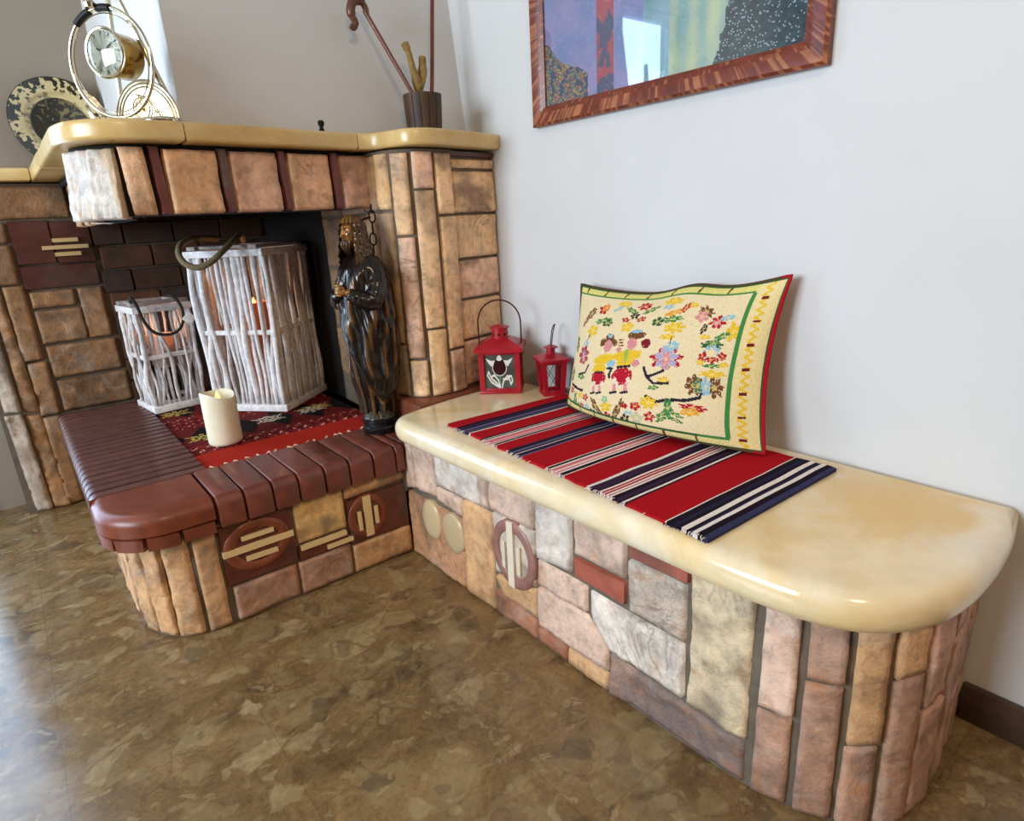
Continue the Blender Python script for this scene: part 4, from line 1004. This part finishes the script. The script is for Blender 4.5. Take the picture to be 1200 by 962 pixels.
flame('flame', (c1[0], c1[1], c1[2]+.126), cand, .0075, .030, M_FLAME2)
c2 = TB((.131, .131, .0245)); c2 = (c2[0]-.012, c2[1]-.01, c2[2])
cn = pillar_candle('candle', 'orange-glowing candle burning inside the tall twig lantern', c2, .042, .335, M_WAXO)
flame('flame', (c2[0], c2[1], c2[2]+.318), cn, .007, .032, M_FLAME)
c3 = TS((.084, .084, .0245))
cup = thing('candle_glass', 'frosted glass candle holder glowing inside the smaller twig lantern', 'candle holder', c3)
m = MB(); m.lathe([(.034, 0), (.036, .004), (.014, .012), (.010, .05), (.012, .105), (.034, .112), (.036, .118), (.002, .118)], 28, (1, 1, 1), lambda p: (c3[0]+p[0], c3[1]+p[1], c3[2]+p[2])); m.build('stand', M_BLACKM, cup)
m = MB(); m.lathe([(.003, .119), (.036, .119), (.042, .13), (.045, .20), (.047, .235), (.045, .235), (.042, .20), (.039, .133), (.003, .130)], 32, (1, 1, 1), lambda p: (c3[0]+p[0], c3[1]+p[1], c3[2]+p[2]))
tg = NT('frosted_glass'); tg.set(Base_Color=lin((226, 206, 190)), Roughness=.5, Transmission_Weight=.6, IOR=1.2); m.build('glass', tg.m, cup)
m = MB(); m.lathe([(.036, .131), (.037, .19), (.030, .196), (.005, .196)], 24, (1, 1, 1), lambda p: (c3[0]+p[0], c3[1]+p[1], c3[2]+p[2])); wx = m.build('wax', M_WAXO, cup)
flame('flame', (c3[0], c3[1], c3[2]+.197), wx, .0065, .030, M_FLAME)
for nm, c, e in (('tall_lantern_candlelight', (c2[0], c2[1], c2[2]+.37), .28), ('small_lantern_candlelight', (c3[0], c3[1], c3[2]+.262), .22)):
    ld = bpy.data.lights.new(nm, 'POINT'); ld.energy = e; ld.color = (1, .42, .13); ld.shadow_soft_size = .015
    lo = bpy.data.objects.new(nm, ld); COL.objects.link(lo); lo.location = c

# ------------------------------------------------------------------ bronzed statue
SB = (-.438, -.262, ZT+.003)
fx, fy = -.955, -.295                       # the way it faces
rx_, ry_ = fy, -fx                          # ... and the side away from the camera is -r
def TSt(p): return (SB[0]+fx*p[0]-ry_*0+rx_*p[1], SB[1]+fy*p[0]+ry_*p[1], SB[2]+p[2])
stat = thing('statue', 'dark bronzed statue of a bearded robed man with clasped hands', 'statue', SB)
m = MB(); m.lathe([(.052, 0), (.054, .004), (.054, .016), (.050, .020), (.050, .030), (.053, .033), (.053, .040), (.047, .044), (0, .044)], 40, lin((26, 26, 30)), TSt); m.build('plinth', M_BRONZE, stat)
m = MB()
def mound(s, t):
    a = 2*pi*s; r = .050*(1-.25*t)*(1+.08*noise.noise(Vector((cos(a)*4, sin(a)*4, t*3)))); return TSt((r*cos(a), r*sin(a), .043+.022*t+.003*noise.noise(Vector((cos(a)*7, sin(a)*7, t*6)))))
m.grid(mound, 48, 6, lambda s, t: mix(lin((70, 62, 40)), lin((30, 32, 26)), noise.noise(Vector((s*40, t*5, 1)))+.5), cu=True); m.build('grassy_mound', M_BRONZE, stat, sharp=180)
GOLD_, DARK_ = lin((150, 104, 50)), lin((28, 21, 19))
def prof_(z):
    K = [(.055, .044, .042), (.10, .048, .046), (.16, .060, .056), (.24, .068, .062), (.33, .070, .064), (.40, .066, .064), (.44, .058, .062), (.475, .050, .060), (.498, .040, .054), (.512, .026, .034), (.525, .020, .022), (.545, .018, .020)]
    for a, b in zip(K, K[1:]):
        if z <= b[0]: f = max(0, (z-a[0])/(b[0]-a[0])); return a[1]+(b[1]-a[1])*f, a[2]+(b[2]-a[2])*f
    return K[-1][1:]
def robe_h(a, z):
    """fold relief: vertical folds of the tunic, slanting swags of the mantle"""
    sw = .095+.235*sstep(-1.05, .9, a)+.085*sstep(-1.3, -2.5, a)-.15*sstep(1.8, 3., a)
    up = sstep(sw-.004, sw+.010, z)
    tun = .0045*sin(a*10+2.6*noise.noise(Vector((z*7, a*1.5, 1))))*sstep(.55, .40, z)
    q = z-sw
    man = .0046*sin(q*88)*exp(-max(q, 0)/.09)*(.6+.4*noise.noise(Vector((a*2, z*6, 3))))+(.0050*sin(a*11+q*26+2.6*noise.noise(Vector((a*1.1, z*9, 8))))+.0022*sin(a*21-q*30+3*noise.noise(Vector((a*2, z*12, 5)))))*sstep(.02, .08, q)*sstep(.50, .41, z)
    return up, (man+.010*sstep(.52, .45, z)) if up > .5 else tun*1., sw
def robe(s, t):
    a = 2*pi*s-pi; z = .055+.49*t
    rf, rs = prof_(z); up, h, sw = robe_h(a, z)
    k = rf*rs/math.sqrt((rs*cos(a))**2+(rf*sin(a))**2)+h+.002*noise.noise(Vector((cos(a)*4, sin(a)*4, z*22)))
    if .4 < a < 2.0: k += .016*sstep(.16, .08, abs(z-.09))*sin((a-.4)/1.6*pi)      # cloak tail at the right foot
    lean = .012*sstep(.05, .5, z)
    return TSt((k*cos(a)+lean*.6-.004, k*sin(a), z))
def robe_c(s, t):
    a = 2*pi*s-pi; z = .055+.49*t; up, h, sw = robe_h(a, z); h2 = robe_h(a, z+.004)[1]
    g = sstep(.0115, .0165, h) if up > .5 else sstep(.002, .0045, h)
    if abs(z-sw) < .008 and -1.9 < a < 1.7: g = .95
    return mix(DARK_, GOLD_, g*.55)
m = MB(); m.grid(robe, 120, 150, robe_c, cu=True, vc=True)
# sleeves, forearms and clasped hands
def limb(pts, rad, col, fold=0.):
    P = spline(pts, 6); n = len(P)-1; R = []
    for k in range(n+1):
        f = k/n*(len(rad)-1); i = min(int(f), len(rad)-2); R.append((rad[i]+(rad[i+1]-rad[i])*(f-i))*(1+fold*sin(k*2.2)))
    m.tube([TSt(p) for p in P], R, 14, col)
for sg in (1, -1):
    limb([(.000, sg*.046, .478), (.012, sg*.064, .432), (.036, sg*.064, .388), (.060, sg*.044, .394), (.080, sg*.022, .410)], [.020, .026, .028, .023, .016], DARK_, .07)
    limb([(.074, sg*.026, .408), (.084, sg*.016, .416)], [.011, .009], GOLD_)
    # hand: palm and five bent fingers laid over the other hand
    b0 = Vector((.088, sg*.010, .420+.004*sg))
    limb([tuple(b0+Vector((-.004, sg*.006, -.003))), tuple(b0), tuple(b0+Vector((.006, -sg*.007, .002)))], [.008, .010, .0085], GOLD_)
    for q in range(4):
        z = .010-.0058*q; L = (.9, 1., .95, .78)[q]
        limb([tuple(b0+Vector((.006, -sg*.002, z-.002))), tuple(b0+Vector((.0125, -sg*.010*L, z))), tuple(b0+Vector((.010, -sg*.0195*L, z))), tuple(b0+Vector((.004, -sg*.024*L, z-.001)))], [.0034, .0033, .003, .0022], GOLD_)
    limb([tuple(b0+Vector((-.002, sg*.002, .008))), tuple(b0+Vector((.002, -sg*.004, .015))), tuple(b0+Vector((.006, -sg*.010, .017)))], [.0036, .0033, .0024], GOLD_)
m.build('robed_figure', M_BRONZE, stat, sharp=180)
m = MB(); HC = Vector((.024, 0, .566))
def head(s, t):
    a = 2*pi*s-pi; p = -pi/2+pi*t; d = Vector((cos(p)*cos(a), cos(p)*sin(a), sin(p)))
    r = Vector((d.x*.031, d.y*.025, d.z*.040))
    def bump(ax, el, wa, we, h):
        k = exp(-((a-ax)/wa)**2-((p-el)/we)**2); return d*(h*k)
    r += bump(0, .02, .17, .34, .0075)+bump(0, -.16, .24, .12, .0045)           # nose ridge and tip
    r += bump(.38, .20, .20, .13, -.0042)+bump(-.38, .20, .20, .13, -.0042)     # eye sockets
    r += bump(.36, .19, .11, .06, .0024)+bump(-.36, .19, .11, .06, .0024)       # lids
    r += bump(.33, .42, .34, .12, .0028)+bump(-.33, .42, .34, .12, .0028)       # brows
    r += bump(.62, -.05, .25, .28, .0022)+bump(-.62, -.05, .25, .28, .0022)     # cheekbones
    r += bump(0, -.43, .26, .06, .0022)+bump(0, -.385, .30, .03, -.0022)        # mouth
    q = HC+r; q = Vector((q.x+.006*sstep(.56, .53, q.z), q.y, q.z)); return TSt(q)
m.grid(head, 64, 48, lambda s, t: mix(GOLD_, DARK_, .25+.4*noise.noise(Vector((s*18, t*12, 0)))), cu=True); m.build('head', M_BRONZE, stat, sharp=180)
m = MB()
def hair(s, t):       # hair falls to the shoulders, open over the face
    a = .86+(2*pi-1.72)*s; z = .612-.128*t
    k = (.036*math.sqrt(max(.02, 1-((z-.570)/.045)**2)) if z > .572 else .036+.012*sstep(.572, .50, z))
    w = .0028*sin(a*16+z*70*sin(z*60))+.002*noise.noise(Vector((a*4, z*60, 2)))
    op = sstep(.60, .57, z)
    a2 = a if op > .5 else a
    return TSt((HC.x-.005+(k+w)*cos(a2)*1.05, (k+w)*sin(a2)*.92, z))
m.grid(hair, 72, 40, lambda s, t: mix(lin((40, 28, 20)), lin((120, 84, 40)), .35+.5*sin(s*90+t*20)*.5))
def crown(s, t):
    a = 2*pi*s; z = .592+.020*t; k = .0365*math.sqrt(max(.002, 1-((z-.570)/.0435)**2)); w = .0015*sin(a*18)
    return TSt((HC.x-.003+(k+w)*cos(a)*1.03, (k+w)*sin(a)*.92, z))
m.grid(crown, 72, 10, lambda s, t: mix(lin((60, 42, 22)), lin((150, 110, 50)), .5+.5*sin(s*110)), cu=True)
def beard(s, t):
    a = -.85+1.7*s; z = .547-.040*t; k = .028*(1-.55*t*t)+.004*sin(t*pi)+.0018*sin(a*22)
    return TSt((HC.x+.006+k*cos(a), k*sin(a)*(.86-.35*t), z))
m.grid(beard, 40, 16, lambda s, t: mix(lin((34, 24, 18)), lin((110, 76, 40)), .4+.4*sin(s*70)))
for sg in (-1, 1): limb([(HC.x+.030, sg*.002, .548), (HC.x+.031, sg*.010, .543), (HC.x+.026, sg*.015, .532)], [.0028, .003, .0016], lin((60, 42, 26)))
m.build('hair_and_beard', M_BRONZE, stat, sharp=180)

# chain hanging from under the hood
ch = MB(); lk = .026
def link(c, ax, up, side):
    P = []
    for k in range(16):
        a = 2*pi*k/16; u = cos(a); v = sin(a)
        P.append(Vector(c)+Vector(up)*(math.copysign(abs(u)**.7, u)*lk*.62)+Vector(side)*(v*.0085))
    ch.tube(P, .0022, 6, (1, 1, 1), closed=True)
for k in range(4): link((-.392-.002*k, -.262, .956-.030*k), None, (0, 0, 1), (.9, -.4, 0) if k % 2 == 0 else (.4, .9, 0))
for k, (x, z) in enumerate(((-.410, .951), (-.432, .944), (-.456, .952))): link((x, -.255+.004*k, z), None, (-.95, .15, (-.2, -.1, .35)[k]), (.1, .3, .9) if k % 2 else (.15, .9, -.2))
ch.tube([(-.392, -.262, .988), (-.392, -.262, .972), (-.388, -.262, .965)], .003, 6)
tag(ch.build('chain', M_BLACKM, None, (-.392, -.262, .988)), 'black iron chain hanging behind the statue under the hood', 'chain')

# ------------------------------------------------------------------ things on the mantel
ZM = 1.1682
# transfer-printed plate leaning on the back wall
PCN = Vector((-.945, .868, ZM+.1465)); R0 = .147; tl = radians(9)
def TP(p):           # local: disc in x-z, front towards -y, leaning back
    return (PCN.x+p[0], PCN.y+p[1]*cos(tl)+p[2]*sin(tl)*1.0, PCN.z+p[2]*cos(tl)-p[1]*sin(tl)+.0015)
PK = [(.0, .0), (.3, .0), (.58, .0), (.64, -.004), (.70, -.012), (.80, -.016), (.92, -.019), (.985, -.021), (1., -.020), (1., -.017), (.9, -.012), (.68, -.004), (.6, .006), (.56, .010), (.0, .010)]
def pcol(s, t):
    i = t*(len(PK)-1); i0 = int(i); r = PK[i0][0]+(PK[min(i0+1, len(PK)-1)][0]-PK[i0][0])*(i-i0)
    if i0 >= 7: return lin((186, 172, 138)) if i0 > 8 else lin((30, 30, 26))
    a = 2*pi*s; n = fbm(r*9*cos(a), r*9*sin(a), 3, 4); CRE, INK = lin((200, 184, 140)), lin((34, 36, 28))
    if r > .72: return INK if (r-.86)*4+n*1.5+.35*sin(a*7) > .0 else CRE
    if r > .585: return CRE if n < .25 else mix(INK, CRE, .4)
    return mix(INK, lin((120, 108, 70)), sstep(.0, .5, n+.3*sin(a+1)-.1))
m = MB(); nr = (len(PK)-1)*9
def pf(s, t):
    i = t*(len(PK)-1); i0 = min(int(i), len(PK)-2); f = i-i0; a = 2*pi*s
    r = (PK[i0][0]*(1-f)+PK[i0+1][0]*f)*R0; y = PK[i0][1]*(1-f)+PK[i0+1][1]*f
    return TP((max(r, .0004)*cos(a), y, max(r, .0004)*sin(a)))
m.grid(pf, 300, nr, pcol, cu=True, flip=True)
tag(m.build('plate', M_CHINA, None, TP((0, 0, -R0)), sharp=180), 'black and cream printed china plate standing behind the gilt clock', 'plate')

# gilt skeleton clock: local frame x = to the right seen from its front, y = backwards, z up
CB = (-.925, -.195, ZM)
TC = frame(CB, (.60, -.80))
clock = thing('mantel_clock', 'shiny gilt clock held in a hoop on the corner of the mantel', 'clock', CB)
m = MB(); m.lathe([(.092, 0), (.094, .003), (.094, .008), (.088, .011), (.086, .014), (0, .014)], 48, (1, 1, 1), lambda p: TC((p[0]+.025, p[1]*.42+.015, p[2]))); m.build('base', M_CHROME, clock)
m = MB(); m.tube([TC((.105*cos(a), -.012, .124+.105*sin(a))) for a in [2*pi*k/72 for k in range(72)]], .0042, 10, closed=True); m.tube([TC((.095*cos(a), -.012, .124+.095*sin(a))) for a in [2*pi*k/72 for k in range(72)]], .0012, 6, closed=True)
m.build('hoop', M_CHROME, clock)
m = MB()
for a0, a1 in ((.42, .52), (.58, .72)): m.tube([TC((.105*cos(a), -.012, .124+.105*sin(a))) for a in [pi*(a0+(a1-a0)*k/8) for k in range(9)]], .0075, 10)
m.build('hoop_sleeves', M_BLACKM, clock)
m = MB(); m.lathe([(.0, 0), (.010, .002), (.012, .010), (.007, .018), (.0, .02)], 20, (1, 1, 1), lambda p: TC((-.012+p[0], -.022+p[1], .226+p[2]))); m.build('finial', M_CHROME, clock)
m = MB(); DZc = .142
yl = lambda p: TC((p[0]+.004, -.026+p[2], DZc+p[1]))
m.lathe([(.044, .002), (.0445, .012), (.0445, .058), (.040, .064), (0, .064)], 40, (1, 1, 1), yl); m.build('drum', M_GOLD, clock)
m = MB(); m.tube([TC((.004+.0465*cos(a), -.026, DZc+.0465*sin(a))) for a in [2*pi*k/48 for k in range(48)]], .0038, 8, closed=True); m.build('bezel', M_CHROME, clock)
m = MB(); m.lathe([(0.0005, -.001), (.044, -.001)], 40, lin((206, 212, 190)), yl)
o = m.build('dial', M_DIAL, clock)
m = MB()
for k in range(12):
    a = 2*pi*k/12; m.rbox((0, 0, 0), (.0016, .0008, .007), 0, lambda p, a=a: TC((.004+(.037+p[2])*sin(a)+p[0]*cos(a), -.0278+p[1], DZc+(.037+p[2])*cos(a)-p[0]*sin(a))))
for a, L, w in ((radians(-62), .022, .003), (radians(55), .032, .002)): m.rbox((0, 0, 0), (w, .0008, L), 0, lambda p, a=a, L=L: TC((.004+(p[2]+L*.4)*sin(a)+p[0]*cos(a), -.029+p[1], DZc+(p[2]+L*.4)*cos(a)-p[0]*sin(a))))
m.lathe([(.0055, 0), (.0055, .001), (0, .001)], 14, (1, 1, 1), lambda p: TC((.004+p[0], -.0285-p[2], DZc+p[1]))); m.build('dial_marks', M_BLACKM, clock)
m = MB(); m.lathe([(.0005, -.010), (.02, -.0085), (.036, -.005), (.044, -.001)], 40, (1, 1, 1), yl); m.build('dial_glass', M_GLASS, clock)
m = MB()                                      # angled frame: two flat bars to an apex above, and an upright
def bar(a, b, w, d): 
    a, b = Vector(a), Vector(b); ax = (b-a).normalized(); sx = Vector((0, 1, 0)).cross(ax).normalized()
    P = [a+sx*w*i+Vector((0, d*j, 0)) for i, j in ((-.5, -.5), (.5, -.5), (.5, .5), (-.5, .5))]+[b+sx*w*i+Vector((0, d*j, 0)) for i, j in ((-.5, -.5), (.5, -.5), (.5, .5), (-.5, .5))]
    m.add([TC(p) for p in P], [(0, 1, 5, 4), (1, 2, 6, 5), (2, 3, 7, 6), (3, 0, 4, 7), (3, 2, 1, 0), (4, 5, 6, 7)])
bar((.104, .040, .010), (-.012, .040, .300), .007, .010); bar((-.050, .040, .010), (-.018, .040, .300), .005, .010); m.build('angled_frame', M_CHROME, clock, smooth=False)
m = MB()                                      # half-round plate with a high-wheel bicycle in relief
def half(s, t):
    a = pi*s; r = .084*(t if t > .05 else .05); return TC((.028+r*cos(a), .030, .013+r*sin(a)))
m.grid(half, 36, 3); m.grid(lambda s, t: TC((.028+.084*cos(pi*s), .030+.004*t, .013+.084*sin(pi*s))), 36, 1); m.grid(lambda s, t: TC((.028+.084*(.05+.95*t)*cos(pi*s), .034, .013+.084*(.05+.95*t)*sin(pi*s))), 36, 2, flip=True)
for r in (.084, .077, .070): m.tube([TC((.028+r*cos(a), .029, .013+r*sin(a))) for a in [pi*k/30 for k in range(31)]], .0016, 6)
m.build('relief_arch', M_CHROME2, clock, sharp=50)
m = MB(); wc = (.020, .026, .040)
m.tube([TC((wc[0]+.022*cos(a), wc[1], wc[2]+.022*sin(a))) for a in [2*pi*k/32 for k in range(32)]], .0013, 6, closed=True)
for k in range(8): a = pi*k/8; m.tube([TC((wc[0]+.022*cos(a)*s_, wc[1], wc[2]+.022*sin(a)*s_)) for s_ in (-1, 1)], .0006, 5)
m.tube([TC((.058+.008*cos(a), wc[1], .024+.008*sin(a))) for a in [2*pi*k/20 for k in range(20)]], .001, 6, closed=True)
m.tube(spline([TC(p) for p in ((.012, wc[1], .070), (.020, wc[1], .066), (.034, wc[1], .062), (.050, wc[1], .046), (.058, wc[1], .026))], 5), .0013, 6); m.tube([TC((.018, wc[1], .068)), TC(wc)], .0012, 6)
m.build('bicycle_relief', M_GOLD, clock)

# stave-built wooden pot with two canes and a branch
PCX, PCY = -.206, -.275
pot = thing('pot', 'dark stave-built wooden pot on the mantel in front of the chimney breast', 'pot', (PCX, PCY, ZM))
m = MB(); NS = 14
for k in range(NS):
    a0, a1 = 2*pi*k/NS+.018, 2*pi*(k+1)/NS-.018; c = mul(lin((70, 46, 26)), random.uniform(.7, 1.2)); b = len(m.v)
    for r, z in ((.047, 0), (.0525, .101), (.0465, .101), (.041, .004)):
        for q in range(4):
            a = a0+(a1-a0)*q/3; rr_ = r*(1+.02*sin(pi*q/3)); m.v.append((PCX+rr_*cos(a), PCY+rr_*sin(a), ZM+z))
    for i in range(3):
        for q in range(3): m.f.append((b+i*4+q, b+i*4+q+1, b+(i+1)*4+q+1, b+(i+1)*4+q)); m.c.append(c)
    for q in range(3): m.f.append((b+12+q, b+12+q+1, b+q+1, b+q)); m.c.append(c)
    for q in (0, 3): m.f.append((b+q, b+4+q, b+8+q, b+12+q)); m.c.append(c)
m.build('staves', M_BARREL, pot, sharp=35)
m = MB(); m.lathe([(.0, .003), (.0405, .003), (.0405, .010), (0, .010)], 28, lin((40, 28, 18)), lambda p: (PCX+p[0], PCY+p[1], ZM+p[2])); m.build('bottom', M_BARREL, pot)
m = MB(); b0, b1 = Vector((PCX+.014, PCY-.018, ZM+.0165)), Vector((-.318, -.205, 1.475))
dirc = (b1-b0).normalized(); m.tube([b0, b0+(b1-b0)*.5, b1], [.0052, .0055, .0062], 10)
cane = tag(m.build('walking_cane', M_CANE, None, tuple(b0), sharp=60), 'varnished cane with a curled crook, leaning left out of the wooden pot', 'cane')
m = MB(); m.tube(spline([b1-dirc*.012, b1+Vector((.004, 0, .004)), b1+Vector((-.008, 0, .021)), b1+Vector((-.030, .0, .018)), b1+Vector((-.040, 0, -.004)), b1+Vector((-.036, 0, -.020)), b1+Vector((-.030, .0, -.032)), b1+Vector((-.036, 0, -.044)), b1+Vector((-.046, 0, -.040))], 6), [.006]+[.0065]*4+[.008]*6+[.012]*10+[.0115]*8+[.0085]*10+[.0075]*6+[.007]*3+[.0065], 12)
o = m.build('crook_handle', M_WOODRED, cane, sharp=180)
o.data.color_attributes['Col'].data.foreach_set('color', [.12, .038, .016, 1]*len(o.data.loops))
m = MB(); b0, b1 = Vector((PCX+.020, PCY+.018, ZM+.0165)), Vector((-.080, -.200, 1.70)); pm = Vector((-.166, -.262, 1.272))
m.tube(spline([b0, pm, pm+(b1-pm)*.5, b1], 5), .0056, 10)
tag(m.build('walking_cane', M_CANE, None, tuple(b0), sharp=60), 'straight varnished cane standing upright in the wooden pot', 'cane')
m = MB(); m.tube(spline([(PCX-.014, PCY+.014, ZM+.0115), (PCX+.003, PCY+.020, 1.265), (-.207, -.252, 1.312), (-.214, -.25, 1.342), (-.221, -.248, 1.376), (-.231, -.246, 1.402)], 6), [.010]*8+[.013]*5+[.011]*4+[.009]*4+[.0085]*5+[.011]*4+[.006], 9)
m.tube(spline([(-.203, -.256, 1.29), (-.190, -.252, 1.306), (-.182, -.25, 1.335), (-.178, -.248, 1.372)], 6), [.012]*5+[.011]*5+[.0125]*4+[.0105]*4+[.009], 9)
tag(m.build('branch', M_BARK, None, (PCX-.014, PCY+.014, ZM+.0115), sharp=180), 'dry forked branch standing in the wooden pot', 'branch')
m = MB(); m.lathe([(.0075, 0), (.0075, .006), (.005, .009), (.005, .014), (.008, .018), (.008, .026), (.004, .029), (0, .029)], 20, (1, 1, 1), lambda p: (-.494+p[0], -.238+p[1], ZM+p[2]))
tag(m.build('knob', M_BLACKM, None, (-.494, -.238, ZM)), 'small black knob standing on the mantel between clock and pot', 'knob')

# ------------------------------------------------------------------ framed jigsaw picture
FY0, FY1, FZ0, FZ1, FW = -.520, -1.304, 1.161, 1.72, .046     # far end, near end
pic = thing('framed_picture', 'large jigsaw picture in a red-brown wooden frame on the white wall', 'picture', (0, (FY0+FY1)/2, FZ0))
m = MB(); FP = [(0, -.002), (0, -.017), (.006, -.022), (.030, -.020), (.038, -.016), (.046, -.012), (.046, -.002)]   # across the moulding, off the wall
ring = [(FY0, FZ0, -1, 1), (FY1, FZ0, 1, 1), (FY1, FZ1, 1, -1), (FY0, FZ1, -1, -1)]
NP = 26
for k in range(4):
    a, b = ring[k], ring[(k+1) % 4]
    def fn(s, t):
        i = t*(len(FP)-1); w, x = FP[round(i)]
        return (x, a[0]+a[2]*w+(b[0]+b[2]*w-a[0]-a[2]*w)*s, a[1]+a[3]*w+(b[1]+b[3]*w-a[1]-a[3]*w)*s)
    def fc(s, t, k=k):
        n = fbm(s*70, t*9, k*7, 5); wear = sstep(.1, .55, n+(.22 if .12 < t < .45 else -.12))
        return mix(lin((112, 46, 30)), lin((176, 112, 74)), wear*.75)
    m.grid(fn, 220, len(FP)-1, fc, flip=True)
m.build('frame', M_WOODRED, pic, sharp=35)
def art(s, t):
    """blurred shapes of a jigsaw print: s from the far end to the near end, t upwards"""
    n = fbm(s*9, t*6, 2, 4); n2 = fbm(s*40, t*30, 5, 3)
    c = mix(lin((120, 140, 190)), lin((160, 150, 196)), n+.5)
    if s < .22 and t < .30-.9*s+.04*n: c = random.choice([lin((196, 160, 60)), lin((60, 96, 130)), lin((180, 60, 70)), lin((90, 150, 110)), lin((60, 60, 110))]) if n2 > -.2 else lin((40, 70, 110))
    elif .26 < s < .34: c = lin((178, 78, 92)) if int(t*9+2*n) % 2 else lin((76, 84, 120))
    elif s > .74+.05*n: c = mix(lin((14, 40, 52)), lin((32, 74, 84)), n2+.4) if random.random() > .07 else lin((170, 186, 190))
    elif s > .56: c = mix(lin((136, 176, 176)), lin((198, 206, 170)), sin(s*90)*.3+.5+n*.5)
    elif s > .46: c = mix(lin((150, 180, 200)), lin((110, 160, 170)), n+.5)
    if t > .40 and .30 < s < .52: c = mix(lin((170, 80, 96)), lin((210, 150, 170)), n+.5)
    if t > .42 and s > .52 and s < .8: c = mix(lin((40, 84, 88)), lin((150, 190, 150)), n+.35)
    # knobbly jigsaw joints
    u, v = s*36, t*26; e = min(abs((u+.16*sin(v*6.28))%1-.5), abs((v+.16*sin(u*6.28)) % 1-.5))
    if e > .465: c = mul(c, .7) if (int(u)+int(v)) % 2 else mix(c, lin((230, 230, 230)), .3)
    return c
m = MB(); iy0, iy1, iz0, iz1 = FY0-FW+.004, FY1+FW-.004, FZ0+FW-.004, FZ1-FW+.004
m.grid(lambda s, t: (-.006, iy0+(iy1-iy0)*s, iz0+(iz1-iz0)*t), 260, 190, art); m.build('jigsaw_print', M_PRINT, pic, sharp=180)
m = MB(); bx(m, -.010, -.008, iy1-.001, iy0+.001, iz0-.001, iz1+.001); m.build('glass', M_GLASS, pic)

# ------------------------------------------------------------------ daylight, added fill and camera
def area(name, loc, rot, sx, sy, e, col):
    ld = bpy.data.lights.new(name, 'AREA'); ld.shape = 'RECTANGLE'; ld.size = sx; ld.size_y = sy; ld.energy = e; ld.color = col
    o = bpy.data.objects.new(name, ld); COL.objects.link(o); o.location = loc; o.rotation_euler = rot; return o
area('door_daylight', ((DX0+DX1)/2, WY1+.16, DZ/2), (radians(-90), 0, 0), DX1-DX0, DZ, 52, (.50, .70, 1.))
area('window_daylight', (WX0-.16, (LY0+LY1)/2, (LZ0+LZ1)/2), (0, radians(-90), 0), LZ1-LZ0, LY1-LY0, 205, (.78, .89, 1.))
area('warm_front_fill', (-1.5, -2.9, WZ-.03), (radians(25), 0, 0), .5, .5, 40, (1, .70, .40))  # unseen warm fill added to brighten the faces towards the camera
w = bpy.data.worlds.new('sky'); scene.world = w; w.use_nodes = True
w.node_tree.nodes['Background'].inputs[0].default_value = (.75, .87, 1, 1); w.node_tree.nodes['Background'].inputs[1].default_value = 1.0

cd = bpy.data.cameras.new('camera'); cam = bpy.data.objects.new('camera', cd); COL.objects.link(cam)
F, RXc, ROLL, RZc = 726.33, 1.27007, -.05293, -.66427
cd.sensor_fit = 'HORIZONTAL'; cd.sensor_width = 36; cd.lens = 36*F/1200; cd.clip_start = .02
R = Matrix.Rotation(RZc, 4, 'Z') @ Matrix.Rotation(RXc, 4, 'X') @ Matrix.Rotation(ROLL, 4, 'Z')
cam.matrix_world = Matrix.Translation((-1.21666, -1.89389, .93269)) @ R
scene.camera = cam
vs = scene.view_settings
vs.view_transform = 'Standard'; vs.look = 'None'; vs.gamma = 1; vs.use_curve_mapping = False; vs.exposure = 0.0
scene.cycles.use_denoising = True
scene.cycles.max_bounces = 8
